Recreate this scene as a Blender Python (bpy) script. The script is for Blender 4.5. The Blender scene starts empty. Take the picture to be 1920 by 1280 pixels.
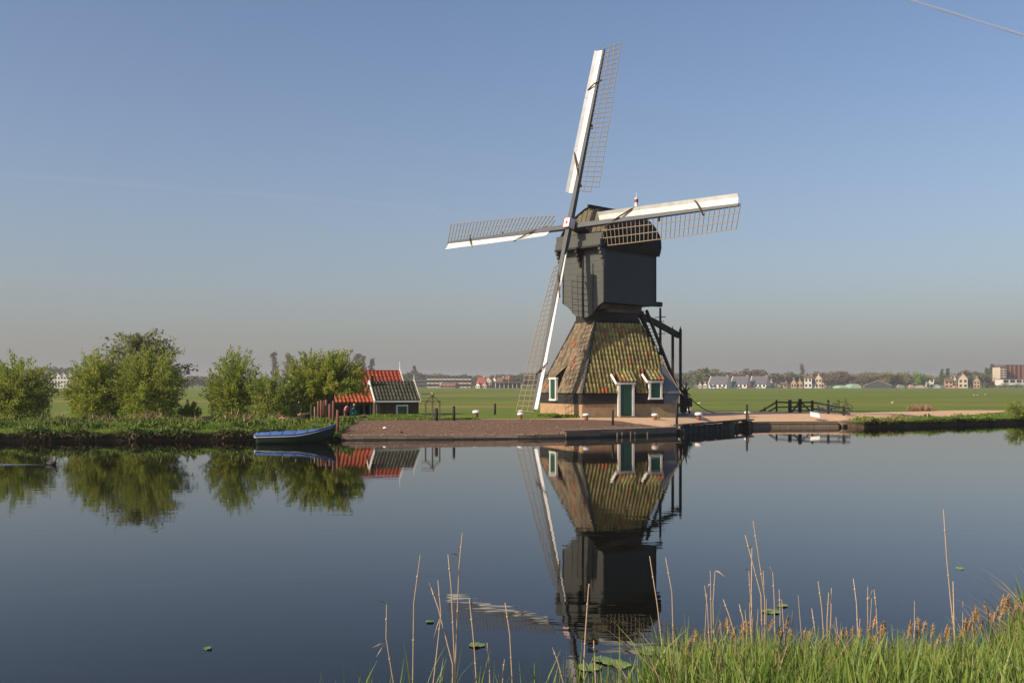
import bpy, math, random
import numpy as np
from mathutils import Vector, Matrix
random.seed(7)
rng = np.random.default_rng(11)
R = math.radians
sc = bpy.context.scene

# ------------------------------------------------------------------ camera
F = 1870.0; HZ = 723.0; EYE = 2.96          # focal length and horizon in photo pixels, eye height over the water
cam_d = bpy.data.cameras.new('camera'); cam = bpy.data.objects.new('camera', cam_d)
sc.collection.objects.link(cam); sc.camera = cam
cam.location = (0, 0, EYE); cam.rotation_euler = (R(90), 0, 0)
cam_d.sensor_width = 36.0; cam_d.lens = 36.0 * F / 1920.0
cam_d.shift_y = (HZ - 640.0) / 1920.0
cam_d.clip_start = 0.1; cam_d.clip_end = 60000

# ------------------------------------------------------------------ light
SUN_EL = R(30)
S_H = Vector((-0.87, -0.493)).normalized()      # towards the sun, on the ground
sun_dir = Vector((S_H.x * math.cos(SUN_EL), S_H.y * math.cos(SUN_EL), math.sin(SUN_EL)))
w = bpy.data.worlds.new('World'); sc.world = w; w.use_nodes = True
nt = w.node_tree; nt.nodes.clear()
sky = nt.nodes.new('ShaderNodeTexSky'); sky.sky_type = 'NISHITA'; sky.sun_disc = False
sky.sun_elevation = SUN_EL
sky.sun_rotation = math.atan2(S_H.x, S_H.y)
sky.altitude = 0; sky.air_density = 1.0; sky.dust_density = 1.5; sky.ozone_density = 1.5
tn = nt.nodes.new('ShaderNodeMix'); tn.data_type = 'RGBA'; tn.blend_type = 'MULTIPLY'; tn.inputs['Factor'].default_value = 1; tn.inputs['B'].default_value = (1.00, .972, 1.035, 1)
hs = nt.nodes.new('ShaderNodeHueSaturation'); hs.inputs['Saturation'].default_value = 1.03; hs.inputs['Value'].default_value = 1.0
# smog over the horizon: grey air that thins out with height, the same all the way round
tc = nt.nodes.new('ShaderNodeTexCoord'); sp_ = nt.nodes.new('ShaderNodeSeparateXYZ'); nt.links.new(tc.outputs['Generated'], sp_.inputs[0])
ab = nt.nodes.new('ShaderNodeMath'); ab.operation = 'ABSOLUTE'; nt.links.new(sp_.outputs['Z'], ab.inputs[0])
dv = nt.nodes.new('ShaderNodeMath'); dv.operation = 'MULTIPLY'; dv.inputs[1].default_value = -1 / 0.12; nt.links.new(ab.outputs[0], dv.inputs[0])
ex = nt.nodes.new('ShaderNodeMath'); ex.operation = 'EXPONENT'; nt.links.new(dv.outputs[0], ex.inputs[0])
sm = nt.nodes.new('ShaderNodeMix'); sm.data_type = 'RGBA'; sm.inputs['B'].default_value = (2.15, 2.14, 2.14, 1)
bg = nt.nodes.new('ShaderNodeBackground'); bg.inputs['Strength'].default_value = 0.108
wo = nt.nodes.new('ShaderNodeOutputWorld')
nt.links.new(sky.outputs[0], hs.inputs['Color']); nt.links.new(hs.outputs[0], tn.inputs['A']); nt.links.new(tn.outputs['Result'], sm.inputs['A']); nt.links.new(ex.outputs[0], sm.inputs['Factor']); nt.links.new(sm.outputs['Result'], bg.inputs['Color']); nt.links.new(bg.outputs[0], wo.inputs['Surface'])
sl = bpy.data.lights.new('sun', 'SUN'); sl.energy = 4.6; sl.angle = R(0.6); sl.color = (1.0, 0.84, 0.64)
so = bpy.data.objects.new('sun', sl); sc.collection.objects.link(so)
so.rotation_euler = sun_dir.to_track_quat('Z', 'Y').to_euler()
sc.view_settings.view_transform = 'Standard'; sc.view_settings.look = 'None'
sc.view_settings.exposure = 0.25; sc.view_settings.gamma = 1.0; sc.view_settings.use_curve_mapping = False
sc.cycles.max_bounces = 8; sc.cycles.volume_bounces = 0; sc.cycles.transparent_max_bounces = 16

# ------------------------------------------------------------------ helpers
ORG = {}
def link(o, parent=None):
    sc.collection.objects.link(o)
    if parent is not None:
        o.parent = parent
        ORG[o.name] = ORG[parent.name]
    return o
def tag(o, label=None, cat=None, group=None, kind=None):
    if label: o['label'] = label
    if cat: o['category'] = cat
    if group: o['group'] = group
    if kind: o['kind'] = kind
    return o
def thing(name, loc, label, cat, group=None):
    o = bpy.data.objects.new(name, None); o.empty_display_size = .2
    sc.collection.objects.link(o); o.location = loc; ORG[o.name] = Vector(loc)
    return tag(o, label, cat, group)

class MB:
    """collects polygons in world coordinates"""
    def __init__(s): s.v = []; s.f = []; s.sm = []
    def add(s, vs, fs, smooth=False):
        n = len(s.v); s.v += [tuple(p) for p in vs]
        s.f += [tuple(i + n for i in f) for f in fs]; s.sm += [smooth] * len(fs); return s
    def box(s, c, d, M=None):
        x, y, z = d[0] / 2, d[1] / 2, d[2] / 2
        vs = [Vector((i * x, j * y, k * z)) for i in (-1, 1) for j in (-1, 1) for k in (-1, 1)]
        if M is not None: vs = [M @ p for p in vs]
        c = Vector(c); vs = [p + c for p in vs]
        return s.add(vs, [(0, 1, 3, 2), (4, 6, 7, 5), (0, 4, 5, 1), (2, 3, 7, 6), (0, 2, 6, 4), (1, 5, 7, 3)])
    def beam(s, a, b, wd, ht, up=(0, 0, 1), w2=None, h2=None):
        a = Vector(a); b = Vector(b); d = (b - a).normalized(); up = Vector(up)
        if abs(d.dot(up)) > .98: up = Vector((1, 0, 0)) if abs(d.x) < .9 else Vector((0, 1, 0))
        r = d.cross(up).normalized(); u = r.cross(d)
        w2 = wd if w2 is None else w2; h2 = ht if h2 is None else h2
        vs = [a + r * i * wd / 2 + u * j * ht / 2 for i, j in ((-1, -1), (1, -1), (1, 1), (-1, 1))] + \
             [b + r * i * w2 / 2 + u * j * h2 / 2 for i, j in ((-1, -1), (1, -1), (1, 1), (-1, 1))]
        return s.add(vs, [(3, 2, 1, 0), (4, 5, 6, 7), (0, 1, 5, 4), (1, 2, 6, 5), (2, 3, 7, 6), (3, 0, 4, 7)])
    def tube(s, pts, rad, n=6, smooth=True):
        pts = [Vector(p) for p in pts]; m = len(pts)
        if not hasattr(rad, '__len__'): rad = [rad] * m
        vs = []; fs = []
        for i, p in enumerate(pts):
            d = (pts[min(i + 1, m - 1)] - pts[max(i - 1, 0)]).normalized()
            a = Vector((0, 0, 1)) if abs(d.z) < .9 else Vector((1, 0, 0))
            x = d.cross(a).normalized(); y = d.cross(x)
            for k in range(n):
                t = 2 * math.pi * k / n; vs.append(p + (x * math.cos(t) + y * math.sin(t)) * rad[i])
        for i in range(m - 1):
            for k in range(n):
                a, b = i * n + k, i * n + (k + 1) % n; fs.append((a, b, b + n, a + n))
        fs.append(tuple(range(n - 1, -1, -1))); fs.append(tuple((m - 1) * n + k for k in range(n)))
        return s.add(vs, fs, smooth)
    def prism(s, poly, d):
        """poly: list of 3D points, extruded by vector d"""
        poly = [Vector(p) for p in poly]; d = Vector(d); n = len(poly)
        vs = poly + [p + d for p in poly]
        fs = [tuple(range(n)), tuple(range(2 * n - 1, n - 1, -1))] + [(i, i + n, (i + 1) % n + n, (i + 1) % n) for i in range(n)]
        return s.add(vs, fs)
    def lathe(s, c, prof, n=12, smooth=True):
        c = Vector(c); vs = []; fs = []
        for r, z in prof:
            for k in range(n):
                t = 2 * math.pi * k / n; vs.append(c + Vector((r * math.cos(t), r * math.sin(t), z)))
        for i in range(len(prof) - 1):
            for k in range(n):
                a, b = i * n + k, i * n + (k + 1) % n; fs.append((a, b, b + n, a + n))
        fs.append(tuple(range(n - 1, -1, -1))); fs.append(tuple((len(prof) - 1) * n + k for k in range(n)))
        return s.add(vs, fs, smooth)
    def mesh(s, name, m, org=(0, 0, 0)):
        me = bpy.data.meshes.new(name); o = Vector(org)
        me.from_pydata([(p[0] - o.x, p[1] - o.y, p[2] - o.z) for p in s.v], [], s.f)
        me.polygons.foreach_set('use_smooth', s.sm)
        if m is not None: me.materials.append(m)
        me.update(); return me
    def build(s, name, m, parent=None, bevel=0, label=None):
        org = ORG[parent.name] if parent is not None else Vector((0, 0, 0))
        o = bpy.data.objects.new(name, s.mesh(name, m, org)); link(o, parent)
        if parent is None: ORG[o.name] = Vector((0, 0, 0))
        if bevel:
            b = o.modifiers.new('bevel', 'BEVEL'); b.width = bevel; b.segments = 2; b.limit_method = 'ANGLE'
        if label: o['label'] = label
        return o
def whole(name, mb, m, loc, label, cat, group=None, kind=None, bevel=0):
    """a thing that is one mesh, origin at loc"""
    o = bpy.data.objects.new(name, mb.mesh(name, m, loc)); sc.collection.objects.link(o); o.location = loc
    ORG[o.name] = Vector(loc)
    if bevel:
        b = o.modifiers.new('bevel', 'BEVEL'); b.width = bevel; b.segments = 2; b.limit_method = 'ANGLE'
    return tag(o, label, cat, group, kind)
def inst(me, name, parent, M):
    o = bpy.data.objects.new(name, me); link(o, parent)
    o.matrix_basis = Matrix.Translation(-ORG[parent.name]) @ M
    return o
def copy_tree(o, parent=None):
    c = o.copy(); sc.collection.objects.link(c); c.parent = parent
    for ch in o.children: copy_tree(ch, c)
    return c
def bigmesh(name, V, Fc, m, smooth=False):
    """V (n,3) array, Fc (k,4) quads or (k,3) tris"""
    me = bpy.data.meshes.new(name); V = np.asarray(V, dtype=np.float32); Fc = np.asarray(Fc, dtype=np.int32)
    k, q = Fc.shape
    me.vertices.add(len(V)); me.vertices.foreach_set('co', V.ravel())
    me.loops.add(k * q); me.loops.foreach_set('vertex_index', Fc.ravel())
    me.polygons.add(k); me.polygons.foreach_set('loop_start', np.arange(0, k * q, q, dtype=np.int32))
    me.polygons.foreach_set('loop_total', np.full(k, q, dtype=np.int32))
    me.polygons.foreach_set('use_smooth', np.full(k, smooth, dtype=bool))
    me.materials.append(m); me.update(calc_edges=True); me.validate(); return me
def P(px, py, Y): return Vector(((px - 960) * Y / F, Y, EYE + (HZ - py) * Y / F))
def X(px, Y): return (px - 960) * Y / F

# ------------------------------------------------------------------ terrain height
SH = [(-2600, 48), (-300, 53.2), (0, 53.2), (300, 53.8), (480, 54.2), (640, 54.3), (800, 54.9), (1000, 55.9), (1064, 56.6), (1180, 58.9), (1266, 61.0), (1280, 61.9), (1354, 66.5), (1405, 70.2),
      (1440, 71.0), (1570, 71.9), (1620, 70.6), (1700, 72.4), (1800, 75.2), (1920, 79), (2600, 96)]
SHX = np.array([X(a, b) for a, b in SH]); SHY = np.array([b for a, b in SH])
def ys(x): return np.interp(x, SHX, SHY)
def sstep(t): t = np.clip(t, 0, 1); return t * t * (3 - 2 * t)
def hgt(x, Y):
    x = np.asarray(x, float); Y = np.asarray(Y, float)
    d = Y - ys(x)
    left = sstep((-9.5 - x) / 1.5)
    e = .24 + .16 * left + .14 * sstep((x - 14) / 2)
    plate = .72
    z = e + (plate - e) * sstep(d / (5.5 - 2 * left))
    z = z - .22 * sstep((Y - 86) / 20)
    z = z + .53 * np.clip((Y - 110) / 790, 0, 1.0)
    return z
def H(x, Y): return float(hgt(x, Y))
def G(px, py):
    """where the view ray through a photo pixel meets the far ground"""
    lo = max(float(ys(X(px, 60))) * .9, 50)
    Y = lo
    while Y < 1500:
        x = X(px, Y); z = EYE + (HZ - py) * Y / F
        if Y >= ys(x) and z <= H(x, Y): return Vector((x, Y, H(x, Y)))
        Y += .1 if Y < 150 else 2
    return Vector((X(px, 900), 900, 1.0))

# ------------------------------------------------------------------ materials
def new_mat(name):
    m = bpy.data.materials.new(name); m.use_nodes = True; n = m.node_tree
    return m, n, n.nodes['Principled BSDF']
def pos_vec(n, scale=(1, 1, 1), rotz=0):
    g = n.nodes.new('ShaderNodeNewGeometry'); mp = n.nodes.new('ShaderNodeMapping')
    mp.inputs['Scale'].default_value = scale; mp.inputs['Rotation'].default_value = (0, 0, rotz)
    n.links.new(g.outputs['Position'], mp.inputs['Vector']); return mp.outputs['Vector']
def mat(name, c1, c2=None, rough=.85, scale=3.0, stretch=(1, 1, 1), bump=0.0, bscale=30, rnd=0.0, metal=0.0, spec=.5, contrast=.25, hue=0.0):
    m, n, b = new_mat(name)
    c2 = c2 or tuple(v * .72 for v in c1)
    v = pos_vec(n, stretch)
    no = n.nodes.new('ShaderNodeTexNoise'); no.inputs['Scale'].default_value = scale; no.inputs['Detail'].default_value = 6; no.inputs['Roughness'].default_value = .65
    n.links.new(v, no.inputs['Vector'])
    mr = n.nodes.new('ShaderNodeMapRange'); mr.inputs['From Min'].default_value = .5 - contrast; mr.inputs['From Max'].default_value = .5 + contrast
    n.links.new(no.outputs['Fac'], mr.inputs['Value'])
    mx = n.nodes.new('ShaderNodeMix'); mx.data_type = 'RGBA'
    mx.inputs['A'].default_value = (*c1, 1); mx.inputs['B'].default_value = (*c2, 1)
    n.links.new(mr.outputs['Result'], mx.inputs['Factor'])
    out = mx.outputs['Result']
    if rnd or hue:
        g = n.nodes.new('ShaderNodeNewGeometry'); oi = n.nodes.new('ShaderNodeObjectInfo')
        ad = n.nodes.new('ShaderNodeMath'); ad.operation = 'ADD'; fr = n.nodes.new('ShaderNodeMath'); fr.operation = 'FRACT'
        n.links.new(g.outputs['Random Per Island'], ad.inputs[0]); n.links.new(oi.outputs['Random'], ad.inputs[1]); n.links.new(ad.outputs[0], fr.inputs[0])
        hv = n.nodes.new('ShaderNodeHueSaturation')
        m1 = n.nodes.new('ShaderNodeMapRange'); m1.inputs['To Min'].default_value = 1 - rnd; m1.inputs['To Max'].default_value = 1 + rnd
        n.links.new(fr.outputs[0], m1.inputs['Value']); n.links.new(m1.outputs['Result'], hv.inputs['Value'])
        if hue:
            q = n.nodes.new('ShaderNodeMath'); q.operation = 'MULTIPLY'; q.inputs[1].default_value = 7.31
            q2 = n.nodes.new('ShaderNodeMath'); q2.operation = 'FRACT'
            n.links.new(fr.outputs[0], q.inputs[0]); n.links.new(q.outputs[0], q2.inputs[0])
            m2 = n.nodes.new('ShaderNodeMapRange'); m2.inputs['To Min'].default_value = .5 - hue; m2.inputs['To Max'].default_value = .5 + hue
            n.links.new(q2.outputs[0], m2.inputs['Value']); n.links.new(m2.outputs['Result'], hv.inputs['Hue'])
        n.links.new(out, hv.inputs['Color']); out = hv.outputs['Color']
    n.links.new(out, b.inputs['Base Color'])
    b.inputs['Roughness'].default_value = rough; b.inputs['Metallic'].default_value = metal; b.inputs['Specular IOR Level'].default_value = spec
    if bump:
        n2 = n.nodes.new('ShaderNodeTexNoise'); n2.inputs['Scale'].default_value = bscale; n2.inputs['Detail'].default_value = 4
        n.links.new(v, n2.inputs['Vector'])
        bp = n.nodes.new('ShaderNodeBump'); bp.inputs['Strength'].default_value = bump; bp.inputs['Distance'].default_value = .05
        n.links.new(n2.outputs['Fac'], bp.inputs['Height']); n.links.new(bp.outputs['Normal'], b.inputs['Normal'])
    return m
def leaf_mat(name, c1, c2, trans=.35, rough=.6, rnd=.25):
    m, n, b = new_mat(name)
    g = n.nodes.new('ShaderNodeNewGeometry')
    mx = n.nodes.new('ShaderNodeMix'); mx.data_type = 'RGBA'; mx.inputs['A'].default_value = (*c1, 1); mx.inputs['B'].default_value = (*c2, 1)
    v = pos_vec(n); no = n.nodes.new('ShaderNodeTexNoise'); no.inputs['Scale'].default_value = .9; n.links.new(v, no.inputs['Vector'])
    ad = n.nodes.new('ShaderNodeMath'); ad.operation = 'MULTIPLY_ADD'; ad.inputs[1].default_value = .7; 
    sb = n.nodes.new('ShaderNodeMath'); sb.operation = 'MULTIPLY_ADD'; sb.inputs[1].default_value = 1.8; sb.inputs[2].default_value = -.75
    n.links.new(no.outputs['Fac'], sb.inputs[0]); n.links.new(g.outputs['Random Per Island'], ad.inputs[0]); n.links.new(sb.outputs[0], ad.inputs[2])
    cl = n.nodes.new('ShaderNodeClamp'); n.links.new(ad.outputs[0], cl.inputs['Value']); n.links.new(cl.outputs[0], mx.inputs['Factor'])
    b.inputs['Roughness'].default_value = rough; b.inputs['Specular IOR Level'].default_value = .3
    n.links.new(mx.outputs['Result'], b.inputs['Base Color'])
    if trans:
        tr = n.nodes.new('ShaderNodeBsdfTranslucent'); n.links.new(mx.outputs['Result'], tr.inputs['Color'])
        ms = n.nodes.new('ShaderNodeMixShader'); ms.inputs['Fac'].default_value = trans
        n.links.new(b.outputs[0], ms.inputs[1]); n.links.new(tr.outputs[0], ms.inputs[2])
        n.links.new(ms.outputs[0], n.nodes['Material Output'].inputs['Surface'])
    return m
def brick_mat(name, c1, c2, mortar, rotz, bw=.22, bh=.065, stain=(.1, .1, .08)):
    m, n, b = new_mat(name)
    v = pos_vec(n, rotz=rotz)
    se = n.nodes.new('ShaderNodeSeparateXYZ'); co = n.nodes.new('ShaderNodeCombineXYZ')
    n.links.new(v, se.inputs[0]); ad = n.nodes.new('ShaderNodeMath'); ad.operation = 'ADD'
    n.links.new(se.outputs['X'], ad.inputs[0]); n.links.new(se.outputs['Y'], ad.inputs[1])
    n.links.new(ad.outputs[0], co.inputs['X']); n.links.new(se.outputs['Z'], co.inputs['Y'])
    br = n.nodes.new('ShaderNodeTexBrick'); br.inputs['Scale'].default_value = 1; br.inputs['Brick Width'].default_value = bw; br.inputs['Row Height'].default_value = bh
    br.inputs['Mortar Size'].default_value = .006; br.inputs['Color1'].default_value = (*c1, 1); br.inputs['Color2'].default_value = (*c2, 1); br.inputs['Mortar'].default_value = (*mortar, 1)
    n.links.new(co.outputs[0], br.inputs['Vector'])
    no = n.nodes.new('ShaderNodeTexNoise'); no.inputs['Scale'].default_value = 1.8; no.inputs['Detail'].default_value = 7; n.links.new(v, no.inputs['Vector'])
    mr = n.nodes.new('ShaderNodeMapRange'); mr.inputs['From Min'].default_value = .48; mr.inputs['From Max'].default_value = .72; mr.inputs['To Max'].default_value = .6
    n.links.new(no.outputs['Fac'], mr.inputs['Value'])
    mx = n.nodes.new('ShaderNodeMix'); mx.data_type = 'RGBA'; n.links.new(mr.outputs['Result'], mx.inputs['Factor'])
    n.links.new(br.outputs['Color'], mx.inputs['A']); mx.inputs['B'].default_value = (*stain, 1)
    n.links.new(mx.outputs['Result'], b.inputs['Base Color']); b.inputs['Roughness'].default_value = .9
    bp = n.nodes.new('ShaderNodeBump'); bp.inputs['Strength'].default_value = .5; bp.inputs['Distance'].default_value = .01; bp.invert = True
    n.links.new(br.outputs['Fac'], bp.inputs['Height']); n.links.new(bp.outputs['Normal'], b.inputs['Normal'])
    return m

M = {}
M['white'] = mat('white_paint', (.80, .79, .76), (.66, .65, .61), rough=.45, scale=2.5, bump=.1)
M['sailboard'] = mat('sail_board_paint', (.80, .80, .78), (.60, .60, .58), rough=.38, scale=1.6, contrast=.2)
M['red'] = mat('red_paint', (.45, .03, .03), rough=.5)
M['grey'] = mat('grey_green_paint', (.072, .076, .070), (.058, .062, .057), rough=.6, scale=1.2, stretch=(1, 1, .3), bump=.15, contrast=.3)
M['darkgrey'] = mat('dark_and_shaded_grey_paint', (.030, .040, .043), (.025, .033, .036), rough=.65, scale=1.0, bump=.1)  # mill's grey paint darkened for its shaded side walls; plain dark grey elsewhere
M['stock'] = mat('steel_stock_paint', (.075, .085, .095), (.055, .062, .07), rough=.5, scale=2)
M['black'] = mat('tarred_wood', (.012, .012, .012), (.022, .021, .019), rough=.75, scale=4, bump=.3)
M['blackboard'] = mat('tarred_boards', (.011, .011, .011), (.028, .027, .025), rough=.8, scale=6, bump=.2)
M['roofblack'] = mat('tarred_roof', (.008, .008, .008), (.014, .014, .013), rough=.9, scale=2)
M['olive'] = mat('weathered_gable', (.14, .12, .07), (.08, .07, .045), rough=.8, scale=3)
M['lath'] = mat('sail_lath_wood', (.30, .24, .155), (.22, .17, .11), rough=.8, scale=8)
M['rope'] = mat('tarred_rope', (.10, .075, .045), rough=.9, scale=20)
M['oak'] = mat('weathered_oak', (.13, .10, .065), (.075, .06, .042), rough=.85, scale=5, bump=.3)
M['green'] = mat('green_door_paint', (.012, .075, .045), (.010, .058, .036), rough=.4, scale=5)
M['zinc'] = mat('zinc_sheet', (.13, .155, .18), (.10, .12, .14), rough=.55, scale=1.5, contrast=.3)
M['tile_moss'] = mat('mossy_tile', (.36, .30, .115), (.14, .13, .055), rough=.85, scale=2.6, rnd=.35, contrast=.2, hue=.02, bump=.2)
M['tile_brown'] = mat('brown_weathered_tile', (.225, .168, .105), (.11, .09, .06), rough=.9, scale=5, rnd=.35, hue=.02, bump=.2)
M['tile_orange'] = mat('new_orange_tile', (.42, .12, .045), (.28, .08, .035), rough=.8, scale=6, rnd=.2)
M['tile_red'] = mat('red_pantile', (.42, .085, .028), (.30, .06, .025), rough=.75, scale=4, rnd=.22, hue=.012)
M['tile_dark'] = mat('dark_mossy_pantile', (.040, .045, .028), (.095, .09, .06), rough=.8, scale=3, rnd=.3)
M['brick'] = brick_mat('yellow_brick', (.46, .29, .16), (.38, .23, .125), (.38, .28, .18), -R(21), stain=(.16, .12, .075))
M['shedbrick'] = brick_mat('dark_brown_brick', (.085, .05, .038), (.055, .036, .03), (.09, .08, .07), -R(23), stain=(.05, .035, .03))
M['gravel'] = mat('brown_gravel', (.205, .112, .058), (.10, .055, .03), rough=.95, scale=5, stretch=(1, .6, 1), bump=1.0, bscale=9, contrast=.14)
M['sand'] = mat('pale_sand', (.68, .43, .25), (.55, .35, .20), rough=.95, scale=1.2, bump=.4, bscale=12)
M['pave'] = mat('grey_pavement', (.11, .105, .105), (.08, .078, .078), rough=.9, scale=2)
M['bankwood'] = mat('wet_bank_timber', (.26, .19, .135), (.15, .115, .085), rough=.8, scale=4, rnd=.3, bump=.3)
M['quaywood'] = mat('grey_quay_timber', (.040, .046, .047), (.07, .07, .065), rough=.8, scale=3, rnd=.25)
M['concrete'] = mat('stained_concrete', (.28, .205, .14), (.16, .125, .09), rough=.9, scale=2, bump=.2)
M['wetwood'] = mat('wet_dark_timber', (.045, .036, .027), (.02, .018, .013), rough=.6, scale=3, rnd=.3)
M['soil'] = mat('bank_soil', (.10, .07, .042), (.03, .022, .015), rough=1, scale=4, bump=.8, bscale=8)
M['pile'] = mat('reddish_timber', (.23, .09, .055), (.14, .06, .04), rough=.85, scale=6, rnd=.25, bump=.3)
M['drywood'] = mat('pale_dry_wood', (.42, .28, .15), (.28, .19, .11), rough=.85, scale=5)
M['blue'] = mat('blue_tarpaulin', (.085, .165, .40), (.06, .125, .31), rough=.42, scale=2, bump=.5, bscale=5)
M['bluedk'] = mat('blue_gunwale', (.015, .035, .22), rough=.4)
M['hullgreen'] = mat('dark_green_hull', (.012, .035, .022), (.02, .04, .03), rough=.5)
M['hullwhite'] = mat('pale_hull_stripe', (.45, .47, .46), rough=.5)
M['dryreed'] = mat('dry_reed', (.46, .34, .22), (.34, .24, .15), rough=.8, scale=30, rnd=.2)
M['sedge'] = mat('sedge_flower', (.68, .44, .22), (.46, .28, .13), rough=.9, scale=60, rnd=.3, bump=1, bscale=120)
M['lily'] = mat('lily_pad', (.20, .27, .07), (.13, .19, .05), rough=.35, scale=15, rnd=.2)
M['bark'] = mat('willow_bark', (.075, .058, .04), (.035, .028, .02), rough=.95, scale=8, bump=.6)
M['skin'] = mat('skin', (.48, .28, .19), rough=.6)
M['glassdk'] = mat('dark_window', (.03, .035, .04), rough=.15)

# ------------------------------------------------------------------ water
def water_mat():
    m, n, b = new_mat('canal_water')
    b.inputs['Base Color'].default_value = (.005, .005, .003, 1); b.inputs['Roughness'].default_value = .015
    b.inputs['IOR'].default_value = 1.29; b.inputs['Specular IOR Level'].default_value = .5
    v = pos_vec(n, (1, 1.0, 1)); v2 = pos_vec(n, (.5, 1.6, 1), .15)
    a = n.nodes.new('ShaderNodeTexNoise'); a.inputs['Scale'].default_value = 1.5; a.inputs['Detail'].default_value = 2.5; n.links.new(v2, a.inputs['Vector'])
    c = n.nodes.new('ShaderNodeTexNoise'); c.inputs['Scale'].default_value = .12; c.inputs['Detail'].default_value = 2; n.links.new(v, c.inputs['Vector'])
    mr = n.nodes.new('ShaderNodeMapRange'); mr.inputs['From Min'].default_value = .38; mr.inputs['From Max'].default_value = .62; mr.inputs['To Min'].default_value = .35; mr.inputs['To Max'].default_value = 1.0
    n.links.new(c.outputs['Fac'], mr.inputs['Value'])
    mu = n.nodes.new('ShaderNodeMath'); mu.operation = 'MULTIPLY'; n.links.new(a.outputs['Fac'], mu.inputs[0]); n.links.new(mr.outputs['Result'], mu.inputs[1])
    bp = n.nodes.new('ShaderNodeBump'); bp.inputs['Strength'].default_value = 1.0; bp.inputs['Distance'].default_value = .0023
    n.links.new(mu.outputs[0], bp.inputs['Height']); n.links.new(bp.outputs['Normal'], b.inputs['Normal'])
    return m
M['water'] = water_mat()
mb = MB(); mb.add([(-400, -60, 0), (400, -60, 0), (400, 110, 0), (-400, 110, 0)], [(0, 1, 2, 3)])
tag(mb.build('water', M['water']), kind='structure')
mb = MB(); mb.add([(-400, -60, -1.6), (400, -60, -1.6), (400, 110, -1.6), (-400, 110, -1.6)], [(0, 1, 2, 3)])
tag(mb.build('canal_bed', M['soil']), kind='structure')

# ------------------------------------------------------------------ far ground sheets
def field_mat():
    m, n, b = new_mat('meadow_grass')
    v = pos_vec(n, (.35, 1, 1)); v2 = pos_vec(n, (.02, .07, 1)); v3 = pos_vec(n, (1, 1, 1))
    def noise(vec, s, d=6):
        o = n.nodes.new('ShaderNodeTexNoise'); o.inputs['Scale'].default_value = s; o.inputs['Detail'].default_value = d; n.links.new(vec, o.inputs['Vector']); return o.outputs['Fac']
    def mix(f, A, B, lo=.35, hi=.65):
        mr = n.nodes.new('ShaderNodeMapRange'); mr.inputs['From Min'].default_value = lo; mr.inputs['From Max'].default_value = hi; n.links.new(f, mr.inputs['Value'])
        x = n.nodes.new('ShaderNodeMix'); x.data_type = 'RGBA'; n.links.new(mr.outputs['Result'], x.inputs['Factor'])
        for k, c in (('A', A), ('B', B)):
            if isinstance(c, tuple): x.inputs[k].default_value = (*c, 1)
            else: n.links.new(c, x.inputs[k])
        return x.outputs['Result']
    a = mix(noise(v, .7), (.165, .205, .035), (.115, .165, .03))
    c = mix(noise(v2, .6, 5), a, (.25, .205, .065), .50, .72)
    d = mix(noise(v2, 1.9, 3), c, (.09, .13, .028), .55, .8)
    n.links.new(d, b.inputs['Base Color']); b.inputs['Roughness'].default_value = 1; b.inputs['Specular IOR Level'].default_value = .1
    bp = n.nodes.new('ShaderNodeBump'); bp.inputs['Strength'].default_value = .8; bp.inputs['Distance'].default_value = .12
    n.links.new(noise(v3, 2.2, 8), bp.inputs['Height']); n.links.new(bp.outputs['Normal'], b.inputs['Normal'])
    return m
M['field'] = field_mat()
xs = np.unique(np.concatenate([np.linspace(-60, 60, 161), np.array([-6000, -2500, -1200, -600, -350, -200, -130, -90, 90, 130, 200, 350, 600, 1200, 2500, 6000]), SHX[(SHX > -60) & (SHX < 60)]]))
ds = np.array([0, .05, .15, .3, .5, .8, 1.2, 1.7, 2.3, 3, 3.8, 4.6, 5.6, 7, 9, 12, 16, 20, 25, 30, 36, 42, 50, 65, 90, 140, 220, 350, 550, 800, 1000, 1600, 2600, 4500, 7000.])
def base_extra(x, d):                    # small unevenness of the grassy banks
    n = .5 * math.sin(x * 1.9) + .3 * math.sin(x * 4.3 + 1) + .2 * math.sin(x * 9.1 + d * 3)
    return n
def sheet(name, m, inside, dz, xs_=xs, ds_=ds, lip=0):
    V = []; idx = {}; Fs = []
    for i, x in enumerate(xs_):
        y0 = float(ys(x))
        for j, d in enumerate(ds_):
            Y = y0 + d
            V.append((x, Y, H(x, Y) + dz)); idx[i, j] = len(V) - 1
    for i in range(len(xs_) - 1):
        for j in range(len(ds_) - 1):
            xm = (xs_[i] + xs_[i + 1]) / 2; dm = (ds_[j] + ds_[j + 1]) / 2
            if inside is None or inside(xm, float(ys(xm)) + dm, dm): Fs.append((idx[i, j], idx[i + 1, j], idx[i + 1, j + 1], idx[i, j + 1]))
    me = bigmesh(name, V, Fs, m, True); o = bpy.data.objects.new(name, me); sc.collection.objects.link(o); ORG[o.name] = Vector((0, 0, 0))
    return tag(o, kind='structure')
sheet('meadow', M['field'], None, 0)
mb = MB()                                 # earth face of the bank down into the water
for a, b in zip(xs[:-1], xs[1:]):
    ya, yb = float(ys(a)), float(ys(b)); za, zb = H(a, ya), H(b, yb)
    mb.add([(a, ya - .12, -1.6), (b, yb - .12, -1.6), (b, yb + .02, zb), (a, ya + .02, za)], [(0, 1, 2, 3)])
tag(mb.build('bank_edge', M['soil']), kind='structure')

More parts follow.
